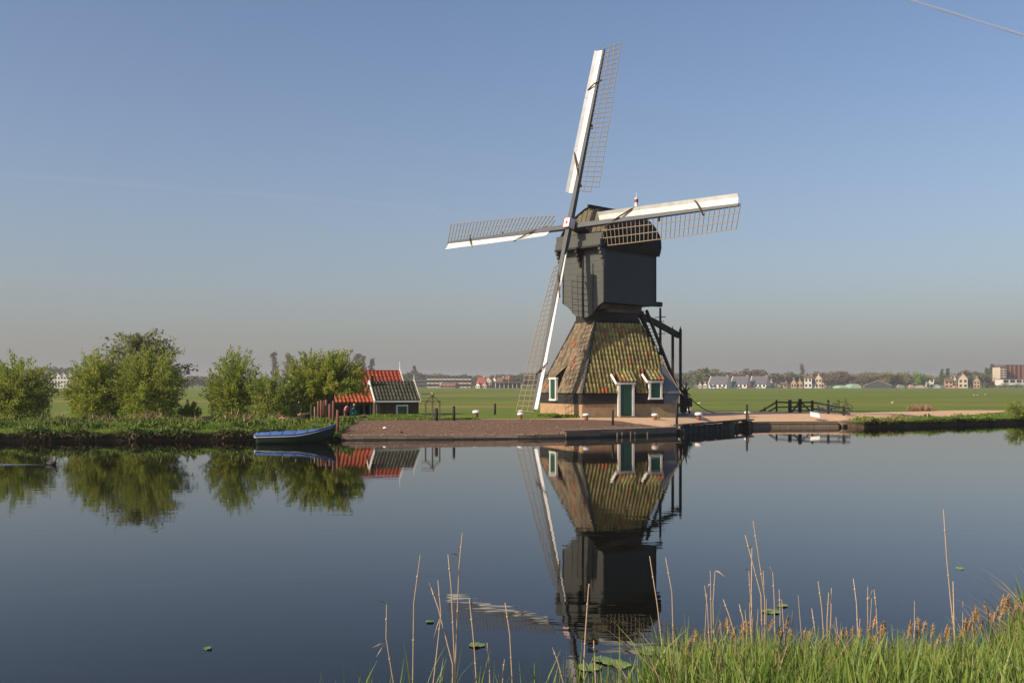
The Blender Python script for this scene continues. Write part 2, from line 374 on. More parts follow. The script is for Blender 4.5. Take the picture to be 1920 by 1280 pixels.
def fine(x0, x1, n): return np.linspace(x0, x1, n)
def ribbon(name, m, near, far, dz, n=60, rows=10):
    """ground sheet between two photo polylines of (px,Y)"""
    V = []; Fs = []
    nx = np.array([X(p, y) for p, y in near]); ny = np.array([y for p, y in near])
    fx = np.array([X(p, y) for p, y in far]); fy = np.array([y for p, y in far])
    tn = np.linspace(0, 1, n)
    def along(ax, ay, t):
        s = np.concatenate([[0], np.cumsum(np.hypot(np.diff(ax), np.diff(ay)))]); s /= s[-1]
        return np.interp(t, s, ax), np.interp(t, s, ay)
    for i, t in enumerate(tn):
        a = along(nx, ny, t); c = along(fx, fy, t)
        for j in range(rows + 1):
            k = j / rows; wob = .10 * math.sin(i * 1.7) * math.sin(i * .6 + 2) if j in (0, rows) and name != 'gravel_bank' else 0
            x = a[0] + (c[0] - a[0]) * k; y = a[1] + (c[1] - a[1]) * k + wob
            V.append((x, y, H(x, max(y, float(ys(x)))) + dz))
    r1 = rows + 1
    for i in range(n - 1):
        for j in range(rows): q = i * r1 + j; Fs.append((q, q + r1, q + r1 + 1, q + 1))
    me = bigmesh(name, V, Fs, m, True); o = bpy.data.objects.new(name, me); sc.collection.objects.link(o); ORG[o.name] = Vector((0, 0, 0))
    return tag(o, kind='structure')
ribbon('gravel_bank', M['gravel'], [(634, 54.3), (800, 54.9), (1000, 55.9), (1064, 56.65), (1180, 58.95), (1266, 61.05)],
       [(640, 63), (700, 64.5), (850, 65.5), (900, 66.2), (1010, 66.2), (1100, 65), (1190, 63.0), (1272, 62.6)], .02, 120, 40)
ribbon('sand_path', M['sand'], [(890, 66.1), (1010, 66.1), (1100, 64.9), (1190, 62.8), (1276, 62.2), (1345, 66.6)],
       [(890, 66.5), (1010, 66.8), (1090, 69.0), (1190, 69.5), (1300, 69.0), (1352, 68.6)], .030, 80, 8)
ribbon('grey_pavement', M['pave'], [(1262, 69.0), (1350, 69), (1400, 72)], [(1262, 90), (1330, 88), (1420, 86)], .012, 20, 10)
ribbon('sand_yard', M['sand'], [(1345, 67.2), (1405, 70.6), (1440, 71.2), (1500, 71.6), (1575, 72.2), (1625, 72.5), (1700, 75), (1800, 79), (1900, 86)],
       [(1285, 77), (1330, 83), (1430, 86), (1520, 86), (1620, 83), (1720, 86.5), (1800, 93), (1900, 92)], .024, 90, 16)
# ditches across the meadow
M['ditch'] = mat('ditch_water', (.035, .045, .02), (.02, .028, .015), rough=.6, scale=1)
for pts, wd in (([(748, 745.5), (830, 747.2), (960, 747.0), (1000, 747.0)], 1.2), ([(770, 737.5), (830, 737.5), (900, 733.2), (1010, 731.0)], 3.0), ([(1300, 752), (1500, 748), (1700, 749)], .5)):
    V = []; Fs = []
    for i, (px, py) in enumerate(pts):
        g = G(px, py); V += [(g.x, g.y - wd, H(g.x, g.y - wd) + .03), (g.x, g.y + wd, H(g.x, g.y + wd) + .03)]
        if i: q = i * 2; Fs.append((q - 2, q, q + 1, q - 1))
    o = bpy.data.objects.new('ditch', bigmesh('ditch', V, Fs, M['ditch'])); sc.collection.objects.link(o); tag(o, kind='structure')

# ================================================================== WINDMILL
AL = R(21); TA = Vector((math.cos(AL), math.sin(AL), 0)); TB = Vector((-math.sin(AL), math.cos(AL), 0)); TC = Vector((7.03, 74.0, 0)); ZG = .70
D_ = Vector((math.sqrt(.5), math.sqrt(.5), 0)); W_ = Vector((math.sqrt(.5), -math.sqrt(.5), 0)); HUBX = Vector((4.268, 71.0, 0)); Zv = Vector((0, 0, 1))
def B(d, w, z): return HUBX + D_ * d + W_ * w + Zv * z
def T(i, j, z): return TC + TA * i + TB * j + Zv * z
MB3 = Matrix((( D_.x, W_.x, 0), (D_.y, W_.y, 0), (0, 0, 1)))
MT3 = Matrix(((TA.x, TB.x, 0), (TA.y, TB.y, 0), (0, 0, 1)))
mill = thing('windmill', (TC.x, TC.y, ZG), 'hollow post windmill with white edged lattice sails and a mossy tiled square base', 'windmill')
HB = 3.775; ZE = 2.42; ZT = 7.80; HE = 3.86; HT = 1.635
def hs_(z): return HE + (HT - HE) * (z - ZE) / (ZT - ZE)
# brick base
mb = MB(); mb.box(T(0, 0, (ZG - .6 + 1.70) / 2), (2 * HB, 2 * HB, 1.70 - ZG + .6), MT3)
base = mb.build('brick_base', M['brick'], mill)
# tarred boarding band between brick and eaves, each board a piece
sk = MB(); sk.box(T(0, 0, 2.07), (2 * HB - .04, 2 * HB - .04, .70), MT3); skirt = sk.build('boarded_skirt', M['blackboard'], mill)
for z0, z1, o in ((1.695, 1.90, .075), (1.905, 2.12, .05), (2.125, 2.36, .03)):
    for face in range(2):
        n_ = 3; 
        for k in range(n_):
            a0 = -HB + 2 * HB / n_ * k + .008; a1 = -HB + 2 * HB / n_ * (k + 1) - .008; mid = (a0 + a1) / 2
            if face == 0 and k == 2: a1 = 2.62; mid = (a0 + a1) / 2
            m = MB()
            if face == 0: m.box(T(mid, -HB - o / 2 + .01, (z0 + z1) / 2), (a1 - a0, o, z1 - z0), MT3)
            else: m.box(T(-HB - o / 2 + .01, mid, (z0 + z1) / 2), (o, a1 - a0, z1 - z0), MT3)
            m.build('board', M['blackboard'], skirt)
# roof underlay
mb = MB(); s0, s1 = HE - .06, HT - .02
lo = [T(i * s0, j * s0, ZE - .02) for i, j in ((-1, -1), (1, -1), (1, 1), (-1, 1))]; hi = [T(i * s1, j * s1, ZT) for i, j in ((-1, -1), (1, -1), (1, 1), (-1, 1))]
mb.add(lo + hi, [(0, 1, 5, 4), (1, 2, 6, 5), (2, 3, 7, 6), (3, 0, 4, 7), (4, 5, 6, 7), (3, 2, 1, 0)])
roof = mb.build('tiled_roof', M['black'], mill)
def pantile(w_, l_, amp, m, name='tile', n=8, thick=.028):
    V = []; Fs = []
    prof = [(k / n * w_ * 1.08, amp * math.cos(2 * math.pi * k / n * 1.02)) for k in range(n + 1)]
    for yy, zz in ((0, .026), (l_, .006)):
        for x, z in prof: V.append((x, yy, z + zz + amp))
    for x, z in prof: V.append((x, 0, z + .026 + amp - thick))
    for k in range(n): Fs.append((k, k + 1, n + 1 + k + 1, n + 1 + k)); Fs.append((2 * (n + 1) + k, 2 * (n + 1) + k + 1, k + 1, k))
    me = bpy.data.meshes.new(name); me.from_pydata(V, [], Fs); me.materials.append(m)
    me.polygons.foreach_set('use_smooth', [i % 2 == 0 for i in range(len(Fs))]); me.update(); return me
def join_instances(me, mats_):
    V0 = np.array([v.co[:] for v in me.vertices]); F0 = [tuple(p.vertices) for p in me.polygons]
    V = []; Fs = []
    for Mx in mats_:
        A = np.array(Mx); base_ = len(V) * 1
        W = V0 @ A[:3, :3].T + A[:3, 3]; off = sum(len(q) for q in V); V.append(W); Fs += [tuple(i + off for i in f) for f in F0]
    return np.concatenate(V), np.array(Fs)
PW, PL = .287, .36
tile_me = pantile(PW, PL + .07, .062, M['tile_moss'])
beta = math.atan2(HE - HT, ZT - ZE); SLEN = math.hypot(HE - HT, ZT - ZE)
def face_matrix(face, u, s):
    """point on a roof slope: u across, s up the slope from the eave"""
    X_, N_ = ((TA, -TB), (-TB, -TA))[face]
    U_ = (-N_ * math.sin(beta) + Zv * math.cos(beta)); No = X_.cross(U_)
    p = TC + N_ * HE + Zv * ZE + X_ * u + U_ * s
    Mx = Matrix((X_, U_, No)).transposed().to_4x4(); Mx.translation = p; return Mx
dorm = [(-.445, .66, 3.12, 3.98), (1.90, .55, 3.24, 4.0)]      # u centre, half width, lintel height, height where the little roof meets the slope
orange = {(9, 12), (13, 13), (4, 9), (5, 0), (6, 0), (20, 8), (14, 6), (17, 4)}
cnt = 0
for r in range(16):
    s = r * PL + .0; zc = ZE + (s + PL / 2) * math.cos(beta); half = hs_(zc)
    for c in range(-14, 14):
        u = c * PW + .06; uc = u + PW / 2
        if abs(uc) > half - .02: continue
        if zc > 7.55: continue
        if any(abs(uc - a) < hw + .02 and zc < zt for a, hw, zl, zt in dorm): continue
        # boarded wedge on the right
        lim = 2.67 + (3.17 - zc) * -.07 if zc < 3.17 else 2.67 + (zc - 3.17) * .10
        if uc > lim and zc < 4.95: continue
        Mx = face_matrix(0, u, s) @ Matrix.Translation((0, 0, rng.uniform(-.006, .008))) @ Matrix.Rotation(rng.normal(0, .015), 4, 'Z')
        o = inst(tile_me, 'tile', roof, Mx); cnt += 1
        if (c + 14, r) in orange:
            o.material_slots[0].link = 'OBJECT'; o.material_slots[0].material = M['tile_orange']
print('tiles on the mill front', cnt)
ms_ = []
for r in range(16):
    s = r * PL; zc = ZE + (s + PL / 2) * math.cos(beta); half = hs_(zc)
    for c in range(-14, 14):
        u = c * PW + .06; uc = u + PW / 2
        if abs(uc) > half - .02 or zc > 7.6: continue
        if abs(uc + .885) < .60 and zc < 4.15: continue
        ms_.append(face_matrix(1, u, s) @ Matrix.Translation((0, 0, rng.uniform(-.008, .02))) @ Matrix.Rotation(rng.normal(0, .02), 4, 'Z'))
tile_b = pantile(PW, PL + .07, .030, M['tile_brown'])
V, Fs = join_instances(tile_b, [Matrix.Translation(-ORG[mill.name]) @ q for q in ms_])
o = bpy.data.objects.new('roof_tiles', bigmesh('roof_tiles', V, Fs, M['tile_brown'])); link(o, mill); tag(o, kind='stuff')
for c, r in ((10, 11), (12, 10), (15, 7), (3, 1), (9, 4), (17, 5)):
    o = inst(tile_b, 'tile', roof, face_matrix(1, (c - 14) * PW + .06, r * PL) @ Matrix.Translation((0, 0, .03)))
    o.material_slots[0].link = 'OBJECT'; o.material_slots[0].material = M['tile_orange']
# hidden slopes: plain tile sheets
# hip boards
for i, j in ((-1, -1), (1, -1), (-1, 1), (1, 1)):
    mb = MB(); mb.beam(T(i * (HE + .02), j * (HE + .02), ZE - .02), T(i * (HT + .04), j * (HT + .04), ZT), .17, .14, up=T(i, j, 0) - TC)
    mb.build('hip_board', M['darkgrey'] if (i, j) == (-1, -1) else M['black'], roof)
# small hatch in the tiles
mx = face_matrix(0, .05, 3.72); mb = MB(); mb.box(mx @ Vector((.16, .25, .10)), (.30, .50, .14), mx.to_3x3()); mb.build('hatch', M['oak'], roof)
# grey boarded wedge on the right of the front slope
def FP(u, z, o=.10):
    N_ = -TB; return TC + N_ * (hs_(z) + o) + TA * u + Zv * z
mb = MB(); mb.prism([FP(2.60, ZE), FP(HE + .08, ZE), FP(hs_(4.98) + .05, 4.98), FP(2.60, 3.2)], TB * .12)
mb.prism([T(2.64, -HB - .07, 1.70), T(HB + .06, -HB - .07, 1.70), T(HB + .06, -HB - .07, ZE - .01), T(2.64, -HB - .07, ZE - .01)], TB * .1)
mb.build('side_boarding', M['zinc'], mill)
mb = MB(); mb.beam(FP(HE + .10, ZE - .02, .12), FP(hs_(4.98) + .07, 5.0, .12), .09, .07); mb.beam(T(HB + .09, -HB - .09, 1.68), T(HB + .09, -HB - .09, ZE), .09, .09)
mb.build('side_boarding_trim', M['concrete'], mill)

def dormer(face, uc, hw, zb, zl, zt, kind):
    X_, N_ = ((TA, -TB), (-TB, -TA))[face]
    def Q(u, o, z): return TC + N_ * (HB + o) + X_ * u + Zv * z
    leaf = MB(); leaf.box(Q(uc, .12, (zb + zl) / 2), (1, 1, 1), Matrix((X_ * (hw * 1.4), N_ * .08, Zv * (zl - zb - .14))).transposed())
    part = leaf.build('door' if kind == 'door' else 'window', M['green'], mill)
    nb = 4 if kind == 'door' else 3
    for k in range(nb):                       # boards of the leaf
        u0 = uc - hw * .7 + hw * 1.4 * (k + .5) / nb; m = MB()
        m.box(Q(u0, .165, (zb + zl) / 2), (1, 1, 1), Matrix((X_ * (hw * 1.4 / nb - .02), N_ * .02, Zv * (zl - zb - .18))).transposed()); m.build('door_board' if kind == 'door' else 'shutter_board', M['green'], part)
    fw = hw * .26
    fr = MB()
    for s in (-1, 1): fr.box(Q(uc + s * (hw * .7 + fw / 2 + .003), .14, (zb + zl) / 2), (1, 1, 1), Matrix((X_ * fw, N_ * .16, Zv * (zl - zb))).transposed())
    fr.box(Q(uc, .155, zl + .005), (1, 1, 1), Matrix((X_ * (2 * hw + .12), N_ * .20, Zv * .15)).transposed())
    if kind != 'door': fr.box(Q(uc, .155, zb - .05), (1, 1, 1), Matrix((X_ * (2 * hw + .02), N_ * .20, Zv * .13)).transposed())
    fr.build('frame', M['white'], part)
    # cheeks and the little roof
    zi = (zt - ZE) / (ZT - ZE) * (HE - HT)     # how far back the slope is at zt
    bx = MB()
    for s in (-1, 1):
        u = uc + s * (hw * .96)
        pts = [Q(u, .06, max(zb, ZE - .05)), Q(u, .06, zl + .05), Q(u, HE - HB - zi, zt), Q(u, -.05, ZE)]
        bx.prism(pts, X_ * (.05 * -s))
    bx.build('dormer_cheek', M['black'], mill)
    t = Q(uc, HE - HB - zi + .0, zt) - Q(uc, .22, zl + .08); sl_ = t.length; U_ = t.normalized(); No = X_.cross(U_)
    if No.dot(N_) < 0 and No.z < 0: No = -No
    rows = max(2, round(sl_ / .36)); cols = max(3, round(2 * (hw + .08) / PW)); cw = 2 * (hw + .06) / cols
    bd = MB(); bd.prism([Q(uc - hw - .05, .20, zl + .075), Q(uc + hw + .05, .20, zl + .075), Q(uc + hw + .05, HE - HB - zi - .1, zt + .08), Q(uc - hw - .05, HE - HB - zi - .1, zt + .08)], -No * .05)
    dr = bd.build('dormer_roof', M['black'], mill)
    for r in range(rows + 1):
        for c in range(cols):
            Mx = Matrix((X_, U_, No)).transposed().to_4x4(); Mx.translation = Q(uc - hw - .06 + c * cw, .26, zl + .08) + U_ * (sl_ / rows * r * .95) + No * .01
            o = inst(tile_me if face == 0 else tile_b, 'tile', dr, Mx @ Matrix.Diagonal((cw / PW, 1, 1, 1)))
            if face == 0 and ((kind == 'door' and (r, c) in ((1, 0), (0, 1))) or (kind != 'door' and r == 0 and c in (2, 3))):
                o.material_slots[0].link = 'OBJECT'; o.material_slots[0].material = M['tile_orange']
    if face == 0:                              # white verge board on the left side
        m = MB(); m.beam(Q(uc - hw - .12, .20, zl - .02), Q(uc - hw - .36, -.16, zt - .20), .07, .16); m.beam(Q(uc - hw - .14, .16, zl - .01), Q(uc - hw + .12, .16, zl - .01), .09, .16); m.build('verge_board', M['white'], mill)
dormer(0, dorm[0][0], dorm[0][1], .84, dorm[0][2], dorm[0][3], 'door')
dormer(0, dorm[1][0], dorm[1][1], 2.10, dorm[1][2], dorm[1][3], 'window')
dormer(1, -.885, .62, 1.98, 3.50, 4.35, 'window')
# step and plinth
mb = MB(); mb.box(T(-.445, -HB - .3, ZG + .06), (1.3, .55, .16), MT3); mb.build('doorstep', M['concrete'], mill)

# neck, ring and body
mb = MB(); mb.box(T(0, 0, 8.02), (3.45, 3.45, .50), MT3); mb.box(T(0, 0, 7.72), (3.62, 3.62, .12), MT3); mb.build('neck', M['black'], mill)
mb = MB(); mb.box(B(3.9, 0, 8.66), (4.6, 2.9, .34), MB3); mb.box(B(3.9, 0, 8.37), (3.4, 3.3, .22), MB3); mb.build('ring_beam', M['oak'], mill)
for w in (-.9, .9):
    mb = MB(); mb.beam(B(1.9, w * 1.35, 8.43), B(6.6, w * 1.35, 8.43), .26, .24); mb.build('ring_beam', M['black'], mill)
BW, D0, D1, ZB0, ZB1 = 1.98, 1.20, 7.20, 8.90, 12.78
mb = MB(); mb.box(B((D0 + D1) / 2 + .05, 0, (ZB0 + ZB1) / 2 + .1), (D1 - D0 - .1, 2 * BW, ZB1 - ZB0 + .2), MB3)
body = mb.build('upper_body', M['darkgrey'], mill)
for s in (-1, 1):                               # corner posts and sill of the side walls
    for d, wd in ((D1 - .02, .10), ):
        m = MB(); m.box(B(d, s * (BW + .01), (ZB0 + ZB1) / 2), (wd, .08, ZB1 - ZB0), MB3); m.build('corner_post', M['darkgrey'], body)
def shield_half(z):
    pts = [(7.83, 0.06), (7.86, .30), (7.99, .69), (8.22, 1.0), (8.49, 1.24), (8.70, 1.50), (8.86, 1.80), (8.95, 1.99), (12.8, 1.99)]
    return float(np.interp(z, [p[0] for p in pts], [p[1] for p in pts]))
sh = MB(); zz = [7.83, 7.86, 7.92, 7.99, 8.1, 8.22, 8.35, 8.49, 8.6, 8.70, 8.8, 8.86, 8.95, 12.78]
sh.prism([B(D0 + .03, -shield_half(z), z) for z in zz] + [B(D0 + .03, shield_half(z), z) for z in reversed(zz)], D_ * .08)
shield = sh.build('front_wall', M['black'], mill)
z = 7.84
while z < 12.7:
    z1 = min(z + .40, 12.76)
    for s in (-1, 1):
        zs = np.linspace(z + .006, z1 - .006, 5); off = rng.uniform(0, .012)
        outer = [B(D0 - off, s * max(shield_half(q), .1), q) for q in zs]; poly = [B(D0 - off, s * .05, zs[0])] + outer + [B(D0 - off, s * .05, zs[-1])]
        m = MB(); m.prism(poly, D_ * (.026 + off)); m.build('plank', M['grey'], shield)
    z = z1
m = MB(); m.beam(B(D0 - .06, 0, 7.80), B(D0 - .06, 0, 12.7), .10, .10); m.build('centre_post', M['black'], shield)
m = MB(); m.beam(B(D0 - .04, .93, 8.15), B(D0 - .04, .93, 11.7), .07, .05); m.build('cover_strip', M['grey'], shield)
m = MB(); m.beam(B(D0 - .03, 1.93, 8.98), B(D0 - .03, 1.93, 12.7), .11, .07); m.beam(B(D0 - .03, -1.93, 8.98), B(D0 - .03, -1.93, 12.7), .11, .07); m.build('cover_strip', M['grey'], shield)
# weather beam below the windshaft
m = MB(); m.box(B(.93, 0, 13.02), (.72, 4.26, .48), MB3); wb_ = m.build('weather_beam', M['grey'], mill)
m = MB(); m.box(B(1.02, 0, 13.55), (.62, 4.30, .54), MB3); m.build('breast_board', M['grey'], wb_)
m = MB(); m.box(B(.50, 0, 12.80), (.10, 4.20, .13), MB3); m.build('moulding', M['black'], wb_)
for w in (-2.02, -.16, 2.02):
    m = MB()
    prof = [(.56, 12.78), (.56, 12.52), (.70, 12.40), (.66, 12.28), (.82, 12.14), (.80, 12.0), (.96, 11.84), (1.0, 11.6), (1.16, 11.45), (1.16, 12.78)]
    m.prism([B(a, w - .09, b) for a, b in prof], W_ * .18); m.build('bracket', M['grey'] if w != -.16 else M['black'], wb_)
# barrel roof with a leaning front gable
sec = [(0, 16.02), (.5, 15.86), (1.0, 15.52), (1.3, 15.32), (1.55, 15.08), (1.80, 14.80), (1.97, 14.5), (2.15, 14.25), (2.25, 13.95), (2.31, 13.6), (2.31, 13.25), (2.24, 12.92), (2.12, 12.62)]
full = [(-a, b) for a, b in reversed(sec)] + sec[1:]
def dfront(z): return .78 + (z - 12.62) / (16.0 - 12.62) * 1.20
N = len(full); mb = MB(); thick = .09
def scl(a, b): return (a * (1 - thick / 2.3), b - .085 if abs(a) < 2 else b)
vs = [B(dfront(b), a, b) for a, b in full] + [B(7.48, a, b) for a, b in full] + [B(dfront(b), *scl(a, b)) for a, b in full] + [B(7.48, *scl(a, b)) for a, b in full]
fs = [(i, i + 1, N + i + 1, N + i) for i in range(N - 1)] + [(2 * N + i + 1, 2 * N + i, 3 * N + i, 3 * N + i + 1) for i in range(N - 1)] + \
     [(i + 1, i, 2 * N + i, 2 * N + i + 1) for i in range(N - 1)] + [(N + i, N + i + 1, 3 * N + i + 1, 3 * N + i) for i in range(N - 1)] + [(0, N, 3 * N, 2 * N), (N - 1, 2 * N + N - 1, 3 * N + N - 1, 2 * N - 1)]
mb.add(vs, fs, False); cap = mb.build('barrel_roof', M['roofblack'], mill)
m = MB(); inner = [scl(a * .985, b - .02) for a, b in full]
m.prism([B(dfront(b) + .16, a, b) for a, b in inner if b > 12.9], D_ * .06); gf = m.build('front_gable', M['olive'], mill)
for k in range(-4, 5):
    w = k * .42
    zt_ = float(np.interp(abs(w), [q[0] for q in sec[:11]], [q[1] for q in sec[:11]])) - .18
    m = MB(); m.beam(B(dfront(13.9) + .13, w, 13.9), B(dfront(zt_) + .13, w, zt_), .37, .03, up=D_); m.build('gable_board', M['olive'], gf)
m = MB(); m.prism([B(7.28, a, b) for a, b in inner], D_ * .06); m.build('rear_gable', M['black'], mill)
m = MB(); m.beam(B(1.80, 0, 16.00), B(7.55, 0, 16.04), .20, .16); m.build('ridge_beam', M['black'], cap)
for k in range(7):                              # roof board battens
    a, b = sec[[1, 2, 4, 6, 8, 10, 12][k]]
    m = MB(); m.beam(B(dfront(b) + .01, a + .01, b + .012), B(7.49, a + .01, b + .012), .03, .03); m.build('roof_batten', M['roofblack'], cap)
# finial
fb = B(7.40, 0, 0)
m = MB(); m.lathe((fb.x, fb.y, 16.0), [(.17, 0), (.21, .12), (.20, .45), (.15, .75), (.10, .90), (.12, .95)], 12); fin = m.build('finial', M['white'], mill)
m = MB(); m.lathe((fb.x, fb.y, 16.95), [(.12, 0), (.155, .05), (.155, .19), (.12, .23)], 12); m.build('red_band', M['red'], fin)
m = MB(); m.lathe((fb.x, fb.y, 17.18), [(.16, 0), (.16, .06), (.07, .12), (.02, .2), (.012, .55)], 10); m.build('spike', M['white'], fin)

# sails ------------------------------------------------------------
phi, tau, th = R(45.09), R(14.92), R(.92); LS = 13.61
n = Vector((-math.sin(phi) * math.cos(tau), -math.cos(phi) * math.cos(tau), math.sin(tau)))
e1 = Vector((math.cos(phi), -math.sin(phi), 0)); e2 = Vector((math.sin(phi) * math.sin(tau), math.cos(phi) * math.sin(tau), math.cos(tau)))
uu = math.cos(th) * e2 + math.sin(th) * e1; vv = math.cos(th) * e1 - math.sin(th) * e2
HC = Vector((4.268, 71.0, 14.373))
lath_me = MB(); lath_me.box((0, 0, .5), (.034, .05, 1)); lath_me = lath_me.mesh('lattice_bar', M['lath'])
blades = [(uu, vv, .233, 'upper sail'), (vv, -uu, -.233, 'right sail'), (-uu, -vv, .233, 'lower sail'), (-vv, uu, -.233, 'left sail')]
for A_, T_, off, nm in blades:
    O = HC + n * off
    m = MB(); m.beam(O, O + A_ * LS, .36, .34, up=n, w2=.17, h2=.14)
    sail = m.build('sail', M['stock'], mill)
    sail['label'] = {'upper sail': 'upright sail pointing at the sky', 'right sail': 'sail pointing right across the black roof', 'lower sail': 'sail reaching down to the bank', 'left sail': 'sail pointing left over the open sky'}[nm]
    def wth(r): return R(29 - 31 * min(1, max(0, (r - 2.4) / (LS - 2.4))) ** .8)
    def trail(r, q): w_ = wth(r); return O + A_ * r + (T_ * math.cos(w_) - n * math.sin(w_)) * q
    def lead(r, q, extra=0): w_ = wth(r) * .55 + R(12) + extra; return (-T_ * math.cos(w_) + n * math.sin(w_)) * q
    nb = 31; r0, r1 = 2.55, LS + .10
    for k in range(nb):
        r = r0 + (r1 - r0) * k / (nb - 1); ln = 1.62 if k > 1 else (1.10 if k == 0 else 1.62)
        w_ = wth(r); dd = (T_ * math.cos(w_) - n * math.sin(w_)).normalized(); st = O + A_ * r - dd * .12
        Mx = Matrix((A_, dd.cross(A_).normalized(), dd)).transposed().to_4x4() @ Matrix.Diagonal((1, 1, ln + .12, 1)); Mx.translation = st
        inst(lath_me, 'lattice_bar', sail, Mx)
    for q in (.53, 1.06, 1.59):
        m = MB(); rr = np.linspace(r0 - .05 if q < 1.2 else r0 + .33, r1 + .05, 14)
        for a, b in zip(rr[:-1], rr[1:]): m.beam(trail(a, q), trail(b, q), .045, .03, up=n)
        m.build('lattice_rail', M['lath'], sail)
    # leading board: an inner plank and a turned-up outer plank, in three lengths
    for a, b in ((2.35, 5.95), (5.97, 9.75), (9.77, LS - .05)):
        m = MB(); rr = np.linspace(a, b, 6); vs = []; fs = []
        for r in rr:
            p0 = O + A_ * r - T_ * (.19 - .10 * r / LS) + n * .05; p1 = p0 + lead(r, .36); p2 = p1 + lead(r, .27, R(26)); nn = A_.cross(T_)
            th_ = lead(r, 1).cross(A_).normalized() * .03
            vs += [p0, p1, p2, p0 + th_, p1 + th_, p2 + th_]
        for i in range(5):
            q = i * 6
            fs += [(q, q + 6, q + 7, q + 1), (q + 1, q + 7, q + 8, q + 2), (q + 4, q + 10, q + 9, q + 3), (q + 5, q + 11, q + 10, q + 4), (q + 2, q + 8, q + 11, q + 5), (q + 3, q + 9, q + 6, q)]
        fs += [(0, 1, 4, 3), (1, 2, 5, 4), (33 - 3, 33, 34, 31), (31, 34, 35, 32)]
        m.add(vs, fs); m.build('leading_board', M['sailboard'], sail)
    def bd(r, q): p0 = O + A_ * r - T_ * .1 + n * .08; return p0 + lead(r, q)
    m = MB(); m.tube([bd(10.3, .60), bd(10.55, .33) + n * .06, bd(10.8, 0) + n * .14, trail(11.1, .42) + n * .04], .055, 6); m.build('rope', M['rope'], sail)
    m = MB(); m.tube([bd(5.6, .66), bd(4.9, .36) + n * .06, bd(4.1, 0) + n * .16, trail(2.8, .35) + n * .05], .055, 6); m.build('rope', M['rope'], sail)
    m = MB(); m.box(O + A_ * (LS * .55) + T_ * .22 - n * .10, (.12, .12, .3)); m.build('cleat', M['black'], sail)
MH = Matrix((vv, n, uu)).transposed()
m = MB(); m.box(HC + n * .28, (.60, .62, .70), MH); hub = m.build('poll_end', M['white'], mill)
for q in (.60, .01):
    m = MB()
    for s in (-1, 1): m.box(HC + n * q + vv * s * .30, (.04, .05, .76), MH); m.box(HC + n * q + uu * s * .36, (.58, .05, .04), MH)
    m.build('red_rim', M['red'], hub)
m = MB()
for k in range(4): m.box(HC + n * .60, (.20, .03, .045), MH @ Matrix.Rotation(k * math.pi / 4, 3, 'Y'))
m.build('red_star', M['red'], hub)
m = MB(); m.tube([HC + n * .0, HC - n * 1.9], .33, 12); m.build('windshaft', M['black'], mill)

# tail, stair, braces, winch --------------------------------------
m = MB()
for w in (1.62, -1.62): m.beam(B(6.2, w, 9.08), B(8.35, w, 9.12), .34, .36)
m.build('side_beam', M['black'], mill, bevel=.05)
m = MB(); pts = [B(6.3, 0, 8.72), B(7.3, 0, 8.52), B(9.6, 0, 7.95), B(11.5, 0, 7.40), B(12.95, 0, 6.98)]
for a, b in zip(pts[:-1], pts[1:]): m.beam(a, b + (b - a) * .02, .36, .40)
m.build('tail_beam', M['black'], mill)
sp0, sp1 = (7.35, 8.42), (11.85, 2.05)
def stairpt(t, w, o=0): return B(sp0[0] + (sp1[0] - sp0[0]) * t, w, sp0[1] + (sp1[1] - sp0[1]) * t + o)
st_ = MB(); st_.beam(stairpt(0, .42), stairpt(1.0, .42), .16, .34); stair = st_.build('tail_stair', M['black'], mill)
m = MB(); m.beam(stairpt(0, -.30), stairpt(1, -.30), .08, .16); m.build('stringer', M['black'], stair)
tr = MB(); tr.box((0, 0, 0), (.20, 1.55, .045)); tr = tr.mesh('tread', M['black'])
for k in range(25):
    Mx = MB3.to_4x4(); Mx.translation = stairpt((k + .6) / 25.6, .0, .03); inst(tr, 'tread', stair, Mx)
m = MB(); a, b = B(10.45, 0, 4.25), B(10.45, 0, 9.08); m.beam(a, b, .22, .22, w2=.14, h2=.14); up = m.build('tail_post', M['black'], mill)
for z, l in ((8.35, .5), (7.05, .5), (8.0, .35)):
    m = MB(); m.beam(B(10.45, -l, z), B(10.45, l, z), .06, .06); m.build('peg', M['black'], up)
for w, dd in ((-.26, 12.45), (.24, 12.8)):
    m = MB(); m.beam(B(dd, w, 1.35), B(dd, w, 7.35), .20, .20, w2=.2, h2=.2); m.lathe(B(dd, w, 7.35), [(.1, 0), (.13, .06), (.05, .2), (.01, .4)], 8); m.build('tail_strut', M['black'], mill)
for w, d0_, d1_ in ((1.35, 7.0, 12.2), (-1.35, 7.0, 12.2)):
    pass
# long shore from the body side to the winch
m = MB(); m.beam(B(6.9, 1.35, 8.6), B(12.6, .32, 2.2), .17, .22); m.build('tail_brace', M['black'], mill)
wc = B(13.05, .34, 2.50)
m = MB(); m.tube([wc - W_ * .32, wc + W_ * .32], .16, 10)
winch = m.build('winch', M['black'], mill)
for k in range(7):
    t = k * 2 * math.pi / 7 + .45; dv = D_ * math.cos(t) + Zv * math.sin(t); m = MB(); m.beam(wc + W_ * .2 + dv * .05, wc + W_ * .2 + dv * .78, .12, .10, w2=.05, h2=.05); m.build('winch_spoke', M['black'], winch)
m = MB()
for dd in (12.65, 13.35):
    m.beam(B(dd, .05, ZG - .1), B(dd - (dd - 13) * .5, .05, 2.4), .13, .13); m.beam(B(dd, .75, ZG - .1), B(dd - (dd - 13) * .5, .55, 2.4), .13, .13)
m.beam(B(12.5, .4, 1.62), B(14.1, .4, 1.62), .16, .7); m.beam(B(12.6, .4, 1.15), B(13.4, .4, 1.15), .12, .6); m.box(B(13, .35, 1.95), (.62, .5, .5), MB3)
m.build('winch_frame', M['black'], winch)
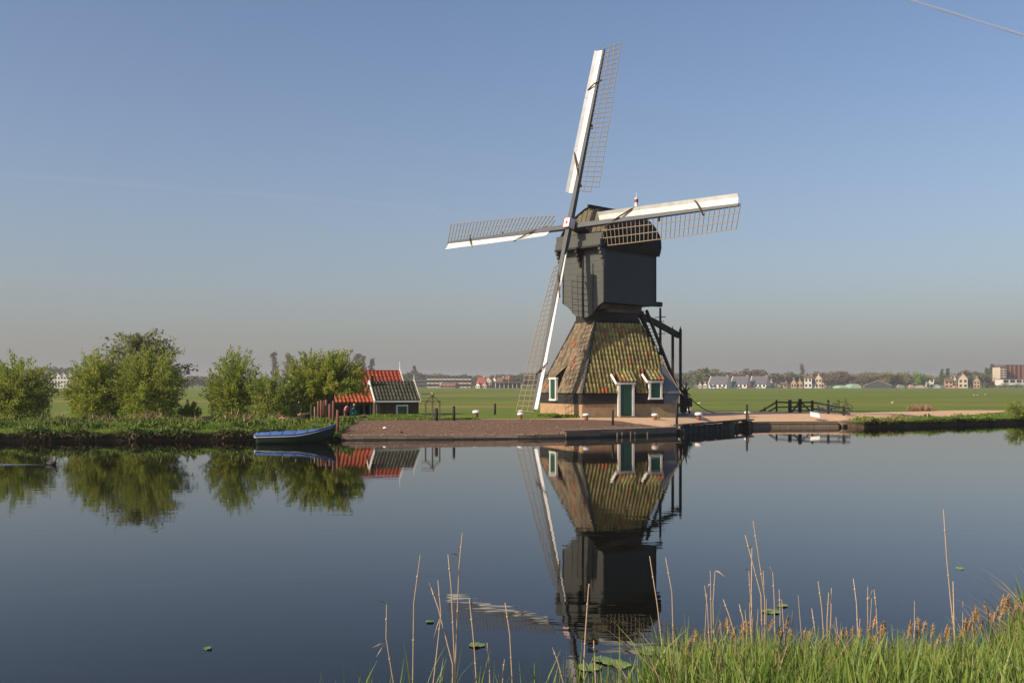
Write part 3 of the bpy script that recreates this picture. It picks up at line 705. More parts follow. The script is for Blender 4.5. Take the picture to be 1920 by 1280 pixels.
e = G(1374, 774.5); pts = [wc + Vector((.15, 0, -.15)) + (Vector((e.x, e.y, e.z + .05)) - wc) * t - Zv * (.75 * math.sin(math.pi * t)) * (1 - t * .3) for t in np.linspace(0, 1, 14)]
pts = [Vector((p.x, p.y, max(p.z, .75))) for p in pts]
whole('winch_rope', MB().tube(pts, [.04] * 14, 5), M['rope'], tuple(pts[-1]), 'slack dark rope running from the winch wheel down to the pavement', 'rope')

# ================================================================== QUAY
def ground_box(mb, p, d, M_=None): return mb.box(p, d, M_)
def XS(px):
    Y = 56.0
    for _ in range(12): Y = float(ys(X(px, Y)))
    return X(px, Y), Y
q = thing('timber_quay_edge', (XS(850)[0], XS(850)[1], 0), 'low brown timber edging holding up the gravel slope along the water', 'bank edging')
def edge_row(q, pxs, rows, off, gap=.012):
    for a, b in zip(pxs[:-1], pxs[1:]):
        (xa, ya), (xb, yb) = XS(a), XS(b); u = Vector((xb - xa, yb - ya, 0)).normalized() * gap
        for z0, z1, o, mm in rows:
            m = MB(); j1, j2 = rng.uniform(-.012, .012, 2); m.beam((xa + u.x, ya + u.y - off - o, (z0 + z1) / 2 + j1), (xb - u.x, yb - u.y - off - o, (z0 + z1) / 2 + j2), .07, z1 - z0); m.build('plank', M[mm], q)
edge_row(q, [640, 684, 726, 765, 808, 850, 890, 930, 972, 1015, 1062], ((-.5, .07, .05, 'wetwood'), (.08, .19, .02, 'bankwood')), .14)
(xa, ya), (xb, yb) = XS(636), XS(1062)
for a, b in ((636, 800), (800, 1000), (1000, 1062)):
    (xa, ya), (xb, yb) = XS(a), XS(b); m = MB(); m.beam((xa, ya - .12, .215), (xb, yb - .12, .215), .15, .05); m.build('capping_rail', M['bankwood'], q)
q = thing('landing_stage_edge', (XS(1160)[0], XS(1160)[1], 0), 'raised timber landing edge with short stakes standing in the water before the windmill', 'landing edge')
edge_row(q, [1060, 1092, 1124, 1156, 1190, 1228, 1266], ((-.5, .10, .05, 'wetwood'), (.11, .25, .03, 'bankwood'), (.26, .40, .0, 'bankwood')), .32)
pts = [XS(v) for v in (1058, 1100, 1180, 1225, 1268)]
m = MB(); m.prism([(x, y - .38, .405) for x, y in pts] + [(x + .05, y + .75, .405) for x, y in reversed(pts)], (0, 0, .045)); m.build('deck', M['concrete'], q)
for px, h_ in ((1155, .24), (1164, .26), (1180, .26), (1188, .23), (1211, .20)):
    x, y = XS(px); m = MB(); c = (x, y - .75, -.6); m.lathe(c, [(.055, 0), (.05, .6 + h_), (.03, .63 + h_)], 8)
    whole('mooring_stake', m, M['oak'], c, 'short brown stake standing in the water before the landing edge', 'stake', 'stakes in the water below the windmill')

# grey timber sluice front and its deck
j = thing('sluice_jetty', (X(1340, 65.5), 65.5, 0), 'dark grey timber sluice front with a black decked top running back from the quay corner', 'sluice')
pa, pb = Vector((X(1275, 61.3), 61.3, 0)), Vector((X(1408, 70.0), 70.0, 0)); dj = (pb - pa); Lj = dj.length; dj.normalize(); nj = Vector((dj.y, -dj.x, 0))
def J(t, o, z): return pa + dj * (t * Lj) + nj * o + Zv * z
for k in range(6):
    for z0, z1 in ((-.5, .13), (.14, .30), (.31, .47)):
        m = MB(); m.beam(J(k / 6 * .63 + .004, .0, (z0 + z1) / 2), J((k + 1) / 6 * .63 - .003, .0, (z0 + z1) / 2), .10, z1 - z0); m.build('plank', M['quaywood'], j)
for k in range(9):
    m = MB(); m.beam(J(.02 + k * .072, .09, -.5), J(.02 + k * .072, .09, .46), .10, .08); m.build('sheet_post', M['quaywood'], j)
m = MB(); m.beam(J(-.005, -.12, .53), J(1.01, -.12, .59), .62, .09); m.build('deck', M['black'], j)
for a, b in ((.645, .73), (.93, 1.0)):
    m = MB(); m.beam(J(a, -.15, -.05), J(b, -.15, -.05), .5, 1.1); m.build('abutment', M['oak'], j)
m = MB(); m.beam(J(.79, -.05, -.5), J(.79, -.05, .5), .10, .10); m.build('sluice_post', M['oak'], j)
m = MB(); m.beam(J(.73, -.6, -.1), J(.93, -.6, -.1), .1, 1.1); m.build('sluice_gate', M['black'], j)
for t in (.09, .28, .42, .90):
    m = MB(); m.beam(J(t, .21, .52 + .05 * t), J(t + .015, .21, .48 + .05 * t), .10, .07); m.build('iron_strap', M['concrete'], j)
# concrete quay to the right
q = thing('concrete_quay', (X(1490, 70.5), 70.5, 0), 'weathered concrete quay wall holding the pale sand yard by the bridge', 'quay wall')
pts = [(1409, 70.1), (1440, 71.0), (1500, 71.4), (1570, 71.8), (1586, 72.6)]
pp = [Vector((X(a, b), b - .12, 0)) for a, b in pts]
for a, b in zip(pp[:-1], pp[1:]):
    nseg = 3 if (b - a).length > 2 else 1
    for k in range(nseg):
        u, v = a + (b - a) * (k / nseg) + (b - a).normalized() * .01, a + (b - a) * ((k + 1) / nseg) - (b - a).normalized() * .01
        m = MB(); m.beam(u + Zv * -.15, v + Zv * -.15, .22, .80); m.build('wall_panel', M['concrete'], q)
        m = MB(); m.beam(u + Zv * .31, v + Zv * .31, .30, .10); m.build('coping', M['concrete'], q)

# ================================================================== POSTS, BOLLARDS
def bollard(px, py, label, r=.23, h=.36, top=.16):
    g = G(px, py + 3); t = thing('bollard', tuple(g), label, 'bollard', 'white capped stone bollards around the windmill')
    m = MB(); m.lathe(g - Zv * .1, [(r * .55, 0), (r * .5, h + .06)], 10); m.build('post', M['pile'], t)
    m = MB(); m.lathe(g + Zv * (h - .08), [(r * .8, 0), (r, .04), (r * 1.02, top * .6), (r * .8, top), (r * .3, top * 1.12)], 14); m.build('cap', M['white'], t)
bollard(893, 781, 'white capped bollard alone at the left end of the sand strip', .27, .42, .2)
bollard(977, 777, 'white capped bollard nearest the lower sail tip, the farther of two')
bollard(976, 783, 'white capped bollard left of the windmill, the nearer of two')
bollard(1099, 785, 'white capped bollard by the front corner of the brick base')
bollard(1228, 785, 'white capped bollard on the sand under the right green window')
bollard(1310, 785, 'white capped bollard beside the start of the black jetty deck', .27, .42, .2)
bollard(1292, 771, 'white capped bollard on the grey pavement behind the winch', .22, .25)
bollard(1401, 779, 'white capped bollard behind the black post at the sluice end', .24, .35)
def post(px, yt, yb, label, Y=None, w_=.13, m_='black', name='wooden_post', cat='post', group='black wooden posts'):
    g = G(px, yb) if Y is None else Vector((X(px, Y), Y, EYE + (HZ - yb) * Y / F))
    h = (yb - yt) * g.y / F
    m = MB(); m.lathe(g - Zv * .3, [(w_ * .55, 0), (w_ * .5, .3 + h * .97), (w_ * .3, .3 + h)], 8); return whole(name, m, M[m_], tuple(g - Zv * .3), label, cat, group)
post(1149, 768, 793, 'thin black post on the gravel in front of the green door', 61.5, .14)
post(1269, 756, 794, 'black post at the right corner of the brick base', 62.3, .14)
post(1400.5, 758, 785, 'black post standing at the far end of the sluice deck', 70.2, .15)
post(1403, 776, 806, 'dark round stake at the sluice end going down into the water', 69.2, .12, 'oak')
post(851, 761, 787, 'black post in the meadow between shed and windmill', 63.5, .17)
post(928, 756, 777, 'black post right of centre between shed and windmill', None, .17)
post(818, 765, 788, 'short thick black post inside the clothes frame', 63.5, .22)

# clothes frame beside the shed
t = thing('clothes_frame', (X(810, 64.5), 64.5, .7), 'thin dark timber frame with a peaked top beside the small shed', 'garden frame')
for a, b, w_ in (((798, 755), (798, 788), .10), ((811, 739), (811, 788), .10), ((824.5, 752), (824.5, 788), .09)):
    m = MB(); m.beam(P(*a, 64.5), P(*b, 64.5), w_, w_); m.build('upright', M['oak'], t)
for a, b in (((790, 752), (826, 752.5)), ((798, 756), (811, 740)), ((811, 740), (824, 753)), ((790, 739), (812, 739))):
    m = MB(); m.beam(P(*a, 64.45), P(*b, 64.45), .07, .07); m.build('crossbar', M['oak'], t)
m = MB(); m.lathe(P(811, 741, 64.5), [(.09, 0), (.11, .08), (.05, .2)], 8); m.build('cap', M['drywood'], t)

# reddish mooring piles
for px, yt, yb, Y, lab in ((597, 752, 790, 61.5, 'leftmost reddish round pile of the row beside the willows'), (602.5, 750, 790, 62.2, 'reddish pile second from the left beside the willows'), (607.5, 752, 789, 62.4, 'reddish pile third from the left beside the willows'),
                    (611.5, 749, 790, 61.8, 'thicker reddish pile at the right end of the close group'), (618.3, 757, 796, 60.0, 'reddish pile standing in front of the dark shed wall'), (625, 751, 799, 58.6, 'tall reddish pile right behind the tip of the boat'),
                    (633, 768, 808, 55.2, 'shortest reddish pile, nearest to the water beside the boat')):
    post(px, yt, yb, lab, Y, .15, 'pile', 'mooring_pile', 'pile', 'reddish wooden piles beside the boat')
post(590, 762, 792, 'thin pale stick left of the reddish piles', 60.5, .07, 'dryreed', 'wooden_stick', 'stick', 'thin sticks by the willows')
post(583.5, 758, 790, 'thin dark stick leaning by the timber heap', 61.5, .08, 'oak', 'wooden_stick', 'stick', 'thin sticks by the willows')
# timber heap
t = thing('plank_pile', (X(565, 62), 62, .72), 'heap of weathered brown planks lying slanted below the willows', 'planks')
for a, b in (((552, 787), (581, 777)), ((554, 783), (578, 774)), ((556, 789), (584, 781)), ((549, 789), (572, 783)), ((560, 777), (580, 775))):
    m = MB(); m.beam(P(*a, 61.5 + rng.uniform(-.3, .3)), P(*b, 62.0), .22, .06); m.build('plank', M['drywood'] if rng.random() < .5 else M['oak'], t)
m = MB(); c = P(532, 788, 61.5)
m.lathe((c.x, c.y, c.z - .05), [(.45, 0), (.42, .12), (.2, .22), (.05, .24)], 12); whole('sand_heap', m, M['sand'], (c.x, c.y, c.z - .05), 'small heap of pale sand on the grass by the planks', 'sand heap')

# ================================================================== BOAT
bt = thing('rowing_boat', (X(552, 51.3), 51.3, 0), 'moored dark green rowing boat with blue tarpaulin, bow raised to the right', 'boat')
bx0, bx1 = X(484, 51.2), X(626, 51.6); LB = bx1 - bx0
def hullring(t):
    x = bx0 + LB * t; y = 51.25 + .35 * t
    bw = .74 * (1 - max(0, (t - .35) / .65) ** 2.4) * (.80 + .20 * min(1, t / .35)); bw = max(bw, .02)
    zt = .44 + .10 * t + .42 * max(0, (t - .45) / .55) ** 1.9
    zk = -.12 + .50 * max(0, (t - .7) / .3) ** 2.2
    return x, y, bw, zt, zk
NT = 22; ts = np.linspace(0, 1, NT); prof = [(-1, 1), (-.97, .72), (-.86, .35), (-.6, .08), (0, 0), (.6, .08), (.86, .35), (.97, .72), (1, 1)]
m = MB(); vs = []; fs = []
for t in ts:
    x, y, bw, zt, zk = hullring(t)
    for a, b in prof: vs.append((x + (.10 * b if t == 1 else 0), y + bw * a, zk + (zt - zk) * b))
k = len(prof)
for i in range(NT - 1):
    for jx in range(k - 1): fs.append((i * k + jx, i * k + jx + 1, (i + 1) * k + jx + 1, (i + 1) * k + jx))
fs.append(tuple(range(k - 1, -1, -1))); m.add(vs, fs, True); hull = m.build('hull', M['hullgreen'], bt)
def strip(lo, hi, out, m_, nm):
    m = MB(); vs = []; fs = []
    for t in ts:
        x, y, bw, zt, zk = hullring(t)
        for s in (-1,):
            vs += [(x, y + s * (bw + out), zt + lo), (x, y + s * (bw + out + .01), zt + hi), (x, y + s * (bw - .02), zt + hi), (x, y + s * (bw - .05), zt + lo)]
    for i in range(NT - 1):
        for a in range(4): fs.append((i * 4 + a, i * 4 + (a + 1) % 4, i * 4 + 4 + (a + 1) % 4, i * 4 + 4 + a))
    m.add(vs, fs, True); m.build(nm, M[m_], bt)
strip(-.13, -.075, .025, 'hullwhite', 'rubbing_strip'); strip(-.07, .0, .035, 'bluedk', 'gunwale')
m = MB(); vs = []; fs = []
for t in np.linspace(-.03, 1.01, 30):
    tt = min(max(t, 0), 1); x, y, bw, zt, zk = hullring(tt); x = bx0 + LB * t
    for s in np.linspace(-1, 1, 9):
        sag = .012 * math.sin(t * 37 + s * 3) + .01 * math.sin(t * 17 - s * 5)
        vs.append((x, y + s * (bw + .04), zt + .01 + .15 * (1 - s * s) * math.sin(math.pi * min(1, tt * 1.1 + .12)) ** .5 * (1 if tt < .9 else .5) + (sag if abs(s) < .9 else -.05)))
for i in range(29):
    for jx in range(8): q_ = i * 9 + jx; fs.append((q_, q_ + 9, q_ + 10, q_ + 1))
m.add(vs, fs, True); m.build('tarpaulin', M['blue'], bt)
m = MB(); m.box((bx0 - .05, 51.2, .36), (.10, .9, .10)); m.build('transom_rail', M['white'], bt)
m = MB(); m.prism([(bx0 - .03, 50.9, .30), (bx0 - .03, 51.6, .30), (bx0 - .02, 51.45, -.15), (bx0 - .02, 51.05, -.15)], (.03, 0, 0)); m.build('transom', M['green'], bt)
m = MB(); m.lathe((bx0 + .03, 51.0, .40), [(.09, 0), (.14, .06), (.10, .14), (.02, .17)], 10); m.build('fender', M['blue'], bt)
for t_ in (.18, .34, .50, .66, .80):           # laths that tent the cover
    x, y, bw, zt, zk = hullring(t_); m = MB(); m.tube([(x, y + s_ * (bw + .03), zt + .03 + .15 * (1 - s_ * s_)) for s_ in np.linspace(-1, 1, 9)], .014, 5); m.build('cover_lath', M['blue'], bt)
x, y, bw, zt, zk = hullring(1.0); e_ = Vector((X(633, 55.2), 55.2, .75)); a_ = Vector((x + .05, y, zt - .05))
whole('mooring_rope', MB().tube([a_.lerp(e_, k_ / 8) - Zv * .18 * math.sin(math.pi * k_ / 8) for k_ in range(9)], .016, 5), M['rope'], tuple(a_), 'slack mooring rope from the boat bow to the nearest pile', 'rope')

# ================================================================== HOUSE AND ANNEX
GA = R(23); SR = Vector((math.cos(GA), math.sin(GA), 0)); SD = Vector((-math.sin(GA), math.cos(GA), 0)); SO = Vector((-10.17, 74.0, 0)); SZ = .30
def S(u, v, z): return SO + SR * u + SD * v + Zv * z
MS3 = Matrix(((SR.x, SD.x, 0), (SR.y, SD.y, 0), (0, 0, 1)))
def tile_rows(parent, me, u0, u1, P0, P1, cols, rows, alt=None, altp=0, hide=None):
    """tiles over the plane from eave point P0(u) to ridge point P1(u)"""
    cw = (u1 - u0) / cols
    for r in range(rows):
        for c in range(cols):
            u = u0 + c * cw
            if hide and hide(u + cw / 2, (r + .5) / rows): continue
            a = P0(u); b_ = P1(u); U_ = (b_ - a); L_ = U_.length; U_.normalize(); No = SR.cross(U_)
            Mx = Matrix((SR, U_, No)).transposed().to_4x4(); Mx.translation = a + U_ * (L_ / rows * r - .03) + No * (.02 + rng.uniform(-.004, .008))
            o = inst(me, 'tile', parent, Mx @ Matrix.Diagonal((cw / PW, L_ / rows / PL, 1, 1)))
            if alt is not None and rng.random() < altp: o.material_slots[0].link = 'OBJECT'; o.material_slots[0].material = alt
tile_red = pantile(PW, PL + .06, .036, M['tile_red']); tile_dark = pantile(PW, PL + .06, .034, M['tile_dark'])
an = thing('brick_annex', tuple(S(0, 0, SZ)), 'small dark brick shed with mossy dark tiles, white gable boards and one green window', 'shed')
AWW, AH, AR = 3.39, 1.92, 3.22
m = MB(); m.box(S(AWW / 2, 1.40, (SZ - .4 + AH) / 2), (AWW, 2.8, AH - SZ + .4), MS3)
m.prism([S(.002, .0, AH - .005), S(.002, 2.8, AH - .005), S(.002, 1.4, AR - .08)], SR * (AWW - .004)); m.build('wall', M['shedbrick'], an)
m = MB(); m.prism([S(-.05, -.16, AH - .10), S(-.05, 1.4, AR), S(-.05, 1.4, AR - .07), S(-.05, -.12, AH - .18)], SR * (AWW + .1)); m.prism([S(-.05, 2.96, AH - .10), S(-.05, 1.401, AR), S(-.05, 1.401, AR - .07), S(-.05, 2.92, AH - .18)], SR * (AWW + .1))
ar = m.build('roof', M['black'], an)
tile_rows(ar, tile_dark, -.02, AWW + .02, lambda u: S(u, -.14, AH - .06), lambda u: S(u, 1.38, AR + .01), 13, 5)
m = MB(); m.beam(S(-.02, 1.4, AR + .05), S(AWW + .02, 1.4, AR + .05), .2, .12); m.build('ridge', M['oak'], ar)
for u in (-.07, AWW + .07):
    m = MB(); m.beam(S(u, -.22, AH - .16), S(u, 1.42, AR + .10), .06, .22, up=SD); m.beam(S(u, 3.0, AH - .16), S(u, 1.38, AR + .10), .06, .22, up=SD); m.build('barge_board', M['white'], an)
m = MB(); m.beam(S(AWW + .07, 1.4, AR), S(AWW + .07, 1.4, AR + .62), .08, .08, w2=.03, h2=.03); m.build('finial', M['white'], an)
m = MB(); m.box(S(AWW / 2, -.20, AH - .13), (AWW + .26, .12, .12), MS3); m.build('gutter', M['white'], an)
m = MB(); m.beam(S(.10, -.08, AH - .18), S(.10, -.08, SZ), .06, .06); m.build('downpipe', M['zinc'], an)
m = MB(); wu = 2.08; m.box(S(wu, -.03, 1.10), (.92, .10, .88), MS3); wf = m.build('window', M['white'], an)
for k in range(2): m = MB(); m.box(S(wu - .175 + .35 * k, -.10, 1.10), (.335, .05, .64), MS3); m.build('shutter', M['green'], wf)
m = MB(); m.box(S(.05, 1.0, AR + .05), (.20, .20, .9), MS3); m.build('stovepipe', M['black'], an)

hs = thing('red_roofed_house', tuple(S(-1.2, 1.6, SZ)), 'low dark timber summer house with bright orange red pantiles behind the willows', 'house')
U0, U1 = -5.40, 2.89; V0, VR = 1.60, 3.50; ZEV, ZBK, ZRG = 1.70, 2.42, 4.05; VE, VB = .70, 1.72
m = MB(); m.box(S((U0 + U1) / 2, 3.5, (SZ - .4 + ZBK - .06) / 2), (U1 - U0 - .1, 3.5, ZBK - .06 - SZ + .4), MS3)
m.prism([S(U0 + .05, 1.75, ZBK - .07), S(U0 + .05, 5.25, ZBK - .07), S(U0 + .05, VR, ZRG - .1)], SR * (U1 - U0 - .1)); hw_ = m.build('wall', M['blackboard'], hs)
m = MB(); m.prism([S(U0, VB, ZBK), S(U0, VR, ZRG), S(U0, VR, ZRG - .07), S(U0, VB, ZBK - .07)], SR * (U1 - U0)); m.prism([S(U0, 5.4, ZBK - .05), S(U0, VR + .002, ZRG), S(U0, VR + .002, ZRG - .07), S(U0, 5.4, ZBK - .12)], SR * (U1 - U0))
m.prism([S(U0, VE, ZEV), S(U0, VB - .003, ZBK), S(U0, VB - .003, ZBK - .06), S(U0, VE, ZEV - .06)], SR * (-.0 - U0)); hr = m.build('roof', M['oak'], hs)
tile_rows(hr, tile_red, U0 + .06, U1 - .06, lambda u: S(u, VB - .04, ZBK + .03), lambda u: S(u, VR, ZRG + .02), 27, 7)
tile_rows(hr, tile_red, U0 + .06, -.02, lambda u: S(u, VE - .08, ZEV + .0), lambda u: S(u, VB, ZBK + .02), 18, 3)
m = MB(); m.beam(S(U0, VR, ZRG + .07), S(U1, VR, ZRG + .07), .2, .12); m.build('ridge', M['tile_red'], hr)
for u in (U0 - .06, U1 + .06):
    m = MB(); m.beam(S(u, VB - .12, ZBK - .12), S(u, VR + .02, ZRG + .12), .07, .24, up=SD); m.beam(S(u, 5.5, ZBK - .12), S(u, VR - .02, ZRG + .12), .07, .24, up=SD); m.build('barge_board', M['white'], hs)
    m = MB(); m.beam(S(u, VR, ZRG), S(u, VR, ZRG + .85), .09, .09, w2=.03, h2=.03); m.build('finial', M['white'], hs)
m = MB(); m.beam(S(U0 - .06, VB - .12, ZBK - .1), S(U0 - .06, VE - .1, ZEV - .06), .07, .2, up=SD); m.build('barge_board', M['white'], hs)
m = MB(); m.beam(S(U0 + .05, VE + .1, SZ), S(U0 + .05, VE + .1, ZEV - .05), .14, .14); m.build('white_post', M['white'], hs)
for u, mm in ((-1.62, 'zinc'), (-.62, 'oak'), (-.12, 'zinc'), (-3.2, 'oak')):
    m = MB(); m.beam(S(u, VE + .12, SZ), S(u, VE + .12, ZEV - .06), .12, .12); m.build('porch_post', M[mm], hs)
m = MB(); m.box(S((U0 - 0) / 2, VE + .10, ZEV - .10), (-U0, .12, .12), MS3); m.build('eave_beam', M['oak'], hs)
m = MB(); m.box(S(-1.1, 1.66, 1.15), (.8, .08, 1.7), MS3); dd_ = m.build('door', M['green'], hs)
m = MB(); m.box(S(-.78, 1.61, 1.1), (.06, .05, .12), MS3); m.build('handle', M['zinc'], dd_)
m = MB(); m.box(S(-2.4, 1.66, 1.3), (1.0, .08, .8), MS3); wf = m.build('window', M['green'], hs); m = MB(); m.box(S(-2.4, 1.61, 1.3), (.8, .03, .6), MS3); m.build('pane', M['glassdk'], wf)
m = MB(); c = S(-.35, .45, SZ)
m.beam(S(-.5, .4, SZ), S(-.5, .4, SZ + .45), .05, .05); m.beam(S(-.05, .4, SZ), S(-.05, .4, SZ + .45), .05, .05); m.beam(S(-.55, .4, SZ + .45), S(0, .4, SZ + .45), .3, .05)
whole('garden_bench', m, M['zinc'], tuple(c), 'small grey bench beside the corner of the brick shed', 'bench')
m = MB(); c = P(681, 791, 70.5); m.lathe((c.x, c.y, .55), [(.34, 0), (.36, .12), (.28, .26), (.12, .33)], 14); whole('stone_mound', m, M['concrete'], (c.x, c.y, .55), 'low rounded grey stone lying before the dark doorway', 'stone')

# ================================================================== PEOPLE
def skin_body(name, pts, edges, m_, parent, sub=2):
    """one continuous body: joints with radii, grown by the Skin modifier"""
    org = ORG[parent.name]; me = bpy.data.meshes.new(name)
    me.from_pydata([Vector(p[:3]) - org for p in pts], edges, [])
    o = bpy.data.objects.new(name, me); link(o, parent); me.materials.append(m_)
    sk_ = o.modifiers.new('skin', 'SKIN'); 
    lay = me.skin_vertices[0] if len(me.skin_vertices) else None
    if lay is None:
        me.attributes  # created by the modifier on evaluation
    return o
def make_skin(name, pts, edges, m_, parent):
    org = ORG[parent.name]; bm_me = bpy.data.meshes.new(name)
    import bmesh
    bm = bmesh.new(); lay = bm.verts.layers.skin.verify()
    vs = []
    for p in pts:
        v = bm.verts.new(Vector(p[:3]) - org); v[lay].radius = (p[3], p[3]); vs.append(v)
    vs[0][lay].use_root = True
    for a, b in edges: bm.edges.new((vs[a], vs[b]))
    bm.to_mesh(bm_me); bm.free(); bm_me.materials.append(m_)
    o = bpy.data.objects.new(name, bm_me); link(o, parent)
    s = o.modifiers.new('skin', 'SKIN'); s.use_smooth_shade = True; o.modifiers.new('subsurf', 'SUBSURF').levels = 1
    o.modifiers['subsurf'].render_levels = 1
    return o
def person(base, sc_, rotz, pose, label, cloth, hair, legs=None, group=None):
    t = thing('person', tuple(base), label, 'person', group)
    Rz = Matrix.Rotation(rotz, 3, 'Z')
    def q(x, y, z, r): v = Rz @ Vector((x, y, z)) * sc_ + Vector(base); return (v.x, v.y, v.z, r * sc_)
    if pose == 'bend':      # legs straight, trunk bent forward, arms hanging down; +x is forward
        J_ = [(0, 0, .90, .18), (.12, 0, 1.10, .17), (.24, 0, 1.27, .17), (.31, 0, 1.38, .06), (0, .10, .86, .10), (.04, .12, .48, .075), (0, .13, .08, .05), (.14, .13, .04, .035),
              (0, -.10, .86, .10), (.04, -.12, .48, .075), (0, -.13, .08, .05), (.14, -.13, .04, .035), (.24, .20, 1.24, .06), (.36, .22, .98, .045), (.46, .16, .76, .034), (.24, -.20, 1.24, .06), (.36, -.22, .98, .045), (.46, -.16, .76, .034)]
        head = (.38, 0, 1.47)
    elif pose == 'crouch':
        J_ = [(0, 0, .28, .15), (.08, 0, .52, .13), (.16, 0, .74, .13), (.19, 0, .84, .05), (.04, .10, .28, .10), (.36, .13, .44, .075), (.22, .13, .08, .05), (.36, .13, .04, .035),
              (.04, -.10, .28, .10), (.36, -.13, .44, .075), (.22, -.13, .08, .05), (.36, -.13, .04, .035), (.16, .18, .72, .055), (.30, .20, .52, .042), (.46, .14, .42, .034), (.16, -.18, .72, .055), (.30, -.20, .52, .042), (.46, -.14, .42, .034)]
        head = (.23, 0, .97)
    else:                   # sitting on the ground
        J_ = [(0, 0, .14, .16), (-.04, 0, .38, .13), (-.02, 0, .58, .14), (0, 0, .68, .05), (.06, .10, .14, .10), (.42, .14, .38, .075), (.66, .14, .08, .05), (.78, .14, .06, .035),
              (.06, -.10, .14, .10), (.42, -.14, .38, .075), (.66, -.14, .08, .05), (.78, -.14, .06, .035), (-.02, .19, .56, .055), (.12, .22, .34, .042), (.34, .16, .36, .034), (-.02, -.19, .56, .055), (.12, -.22, .34, .042), (.34, -.16, .36, .034)]
        head = (.02, 0, .82)
    E_ = [(0, 1), (1, 2), (2, 3), (0, 4), (4, 5), (5, 6), (6, 7), (0, 8), (8, 9), (9, 10), (10, 11), (2, 12), (12, 13), (13, 14), (2, 15), (15, 16), (16, 17)]
    make_skin('body', [q(*p) for p in J_], E_, cloth, t)
    for h_ in (14, 17):    # hands: palm, four fingers and a thumb
        x, y, z, _ = J_[h_]; pts = [q(x, y, z - .01, .034), q(x + .02, y, z - .07, .030)]; ed = [(0, 1)]
        for f, yy in enumerate((-.026, -.009, .009, .026)):
            pts += [q(x + .035, y + yy, z - .11, .009), q(x + .05, y + yy, z - .15 + .008 * abs(f - 1.5), .007)]; ed += [(1, len(pts) - 2), (len(pts) - 2, len(pts) - 1)]
        pts += [q(x + .03, y - .045, z - .06, .009), q(x + .05, y - .055, z - .09, .008)]; ed += [(0, len(pts) - 2), (len(pts) - 2, len(pts) - 1)]
        make_skin('hand', pts, ed, M['skin'], t)
    hx, hy, hz = head; m = MB(); prof = [(.02, -.115), (.055, -.10), (.075, -.05), (.085, .02), (.078, .07), (.05, .11), (.01, .125)]
    c = Rz @ Vector((hx, hy, hz)) * sc_ + Vector(base)
    m.lathe(c, [(a * sc_, b * sc_) for a, b in prof], 12)
    f = Rz @ Vector((1, 0, 0)); m.tube([c + f * .078 * sc_ + Zv * .02 * sc_, c + f * .108 * sc_ - Zv * .02 * sc_, c + f * .08 * sc_ - Zv * .03 * sc_], .014 * sc_, 6)
    hd = m.build('head', M['skin'], t)
    m = MB()
    s_ = Rz @ Vector((0, 1, 0))
    for s in (-1, 1): m.tube([c + f * .078 * sc_ + s_ * s * .03 * sc_ + Zv * .025 * sc_, c + f * .086 * sc_ + s_ * s * .03 * sc_ + Zv * .025 * sc_], .010 * sc_, 6)
    m.tube([c + f * .078 * sc_ - s_ * .022 * sc_ - Zv * .055 * sc_, c + f * .080 * sc_ + s_ * .022 * sc_ - Zv * .055 * sc_], .006 * sc_, 5)
    m.build('face_features', M['black'], hd)
    m = MB(); m.lathe(c - f * .018 * sc_ + Zv * .02 * sc_, [(.086 * sc_, -.07 * sc_), (.098 * sc_, .0), (.092 * sc_, .065 * sc_), (.06 * sc_, .108 * sc_), (.01, .122 * sc_)], 12); m.build('hair', hair, hd)
pink = mat('pink_cloth', (.62, .24, .22), (.52, .20, .19), rough=.9); teal = mat('teal_cloth', (.12, .36, .30), (.10, .30, .26), rough=.9)
blond = mat('blond_hair', (.55, .45, .22), rough=.8); dark = mat('dark_hair', (.03, .02, .015), rough=.7); pale = mat('pale_cloth', (.66, .58, .46), rough=.9); lil = mat('lilac_cloth', (.40, .36, .44), rough=.9)
g = Vector((X(647, 69.5), 69.5, H(X(647, 69.5), 69.5))); person(g, .62, R(50), 'bend', 'person in a pink outfit bending forward before the dark house porch', pink, dark)
g = Vector((X(659, 69.8), 69.8, H(X(659, 69.8), 69.8))); person(g, .90, R(5), 'crouch', 'blond person in teal clothes crouching before the dark house porch', teal, blond)
g = Vector((X(1553, 87), 87, H(X(1553, 87), 87))); person(g, 1.05, R(-40), 'sit', 'person in a pale top sitting beyond the sloping bridge railing', pale, dark)
g = Vector((X(1534, 86), 86, H(X(1534, 86), 86))); person(g, .95, R(-20), 'sit', 'person in a lilac top sitting low behind the middle of the railing', lil, blond)

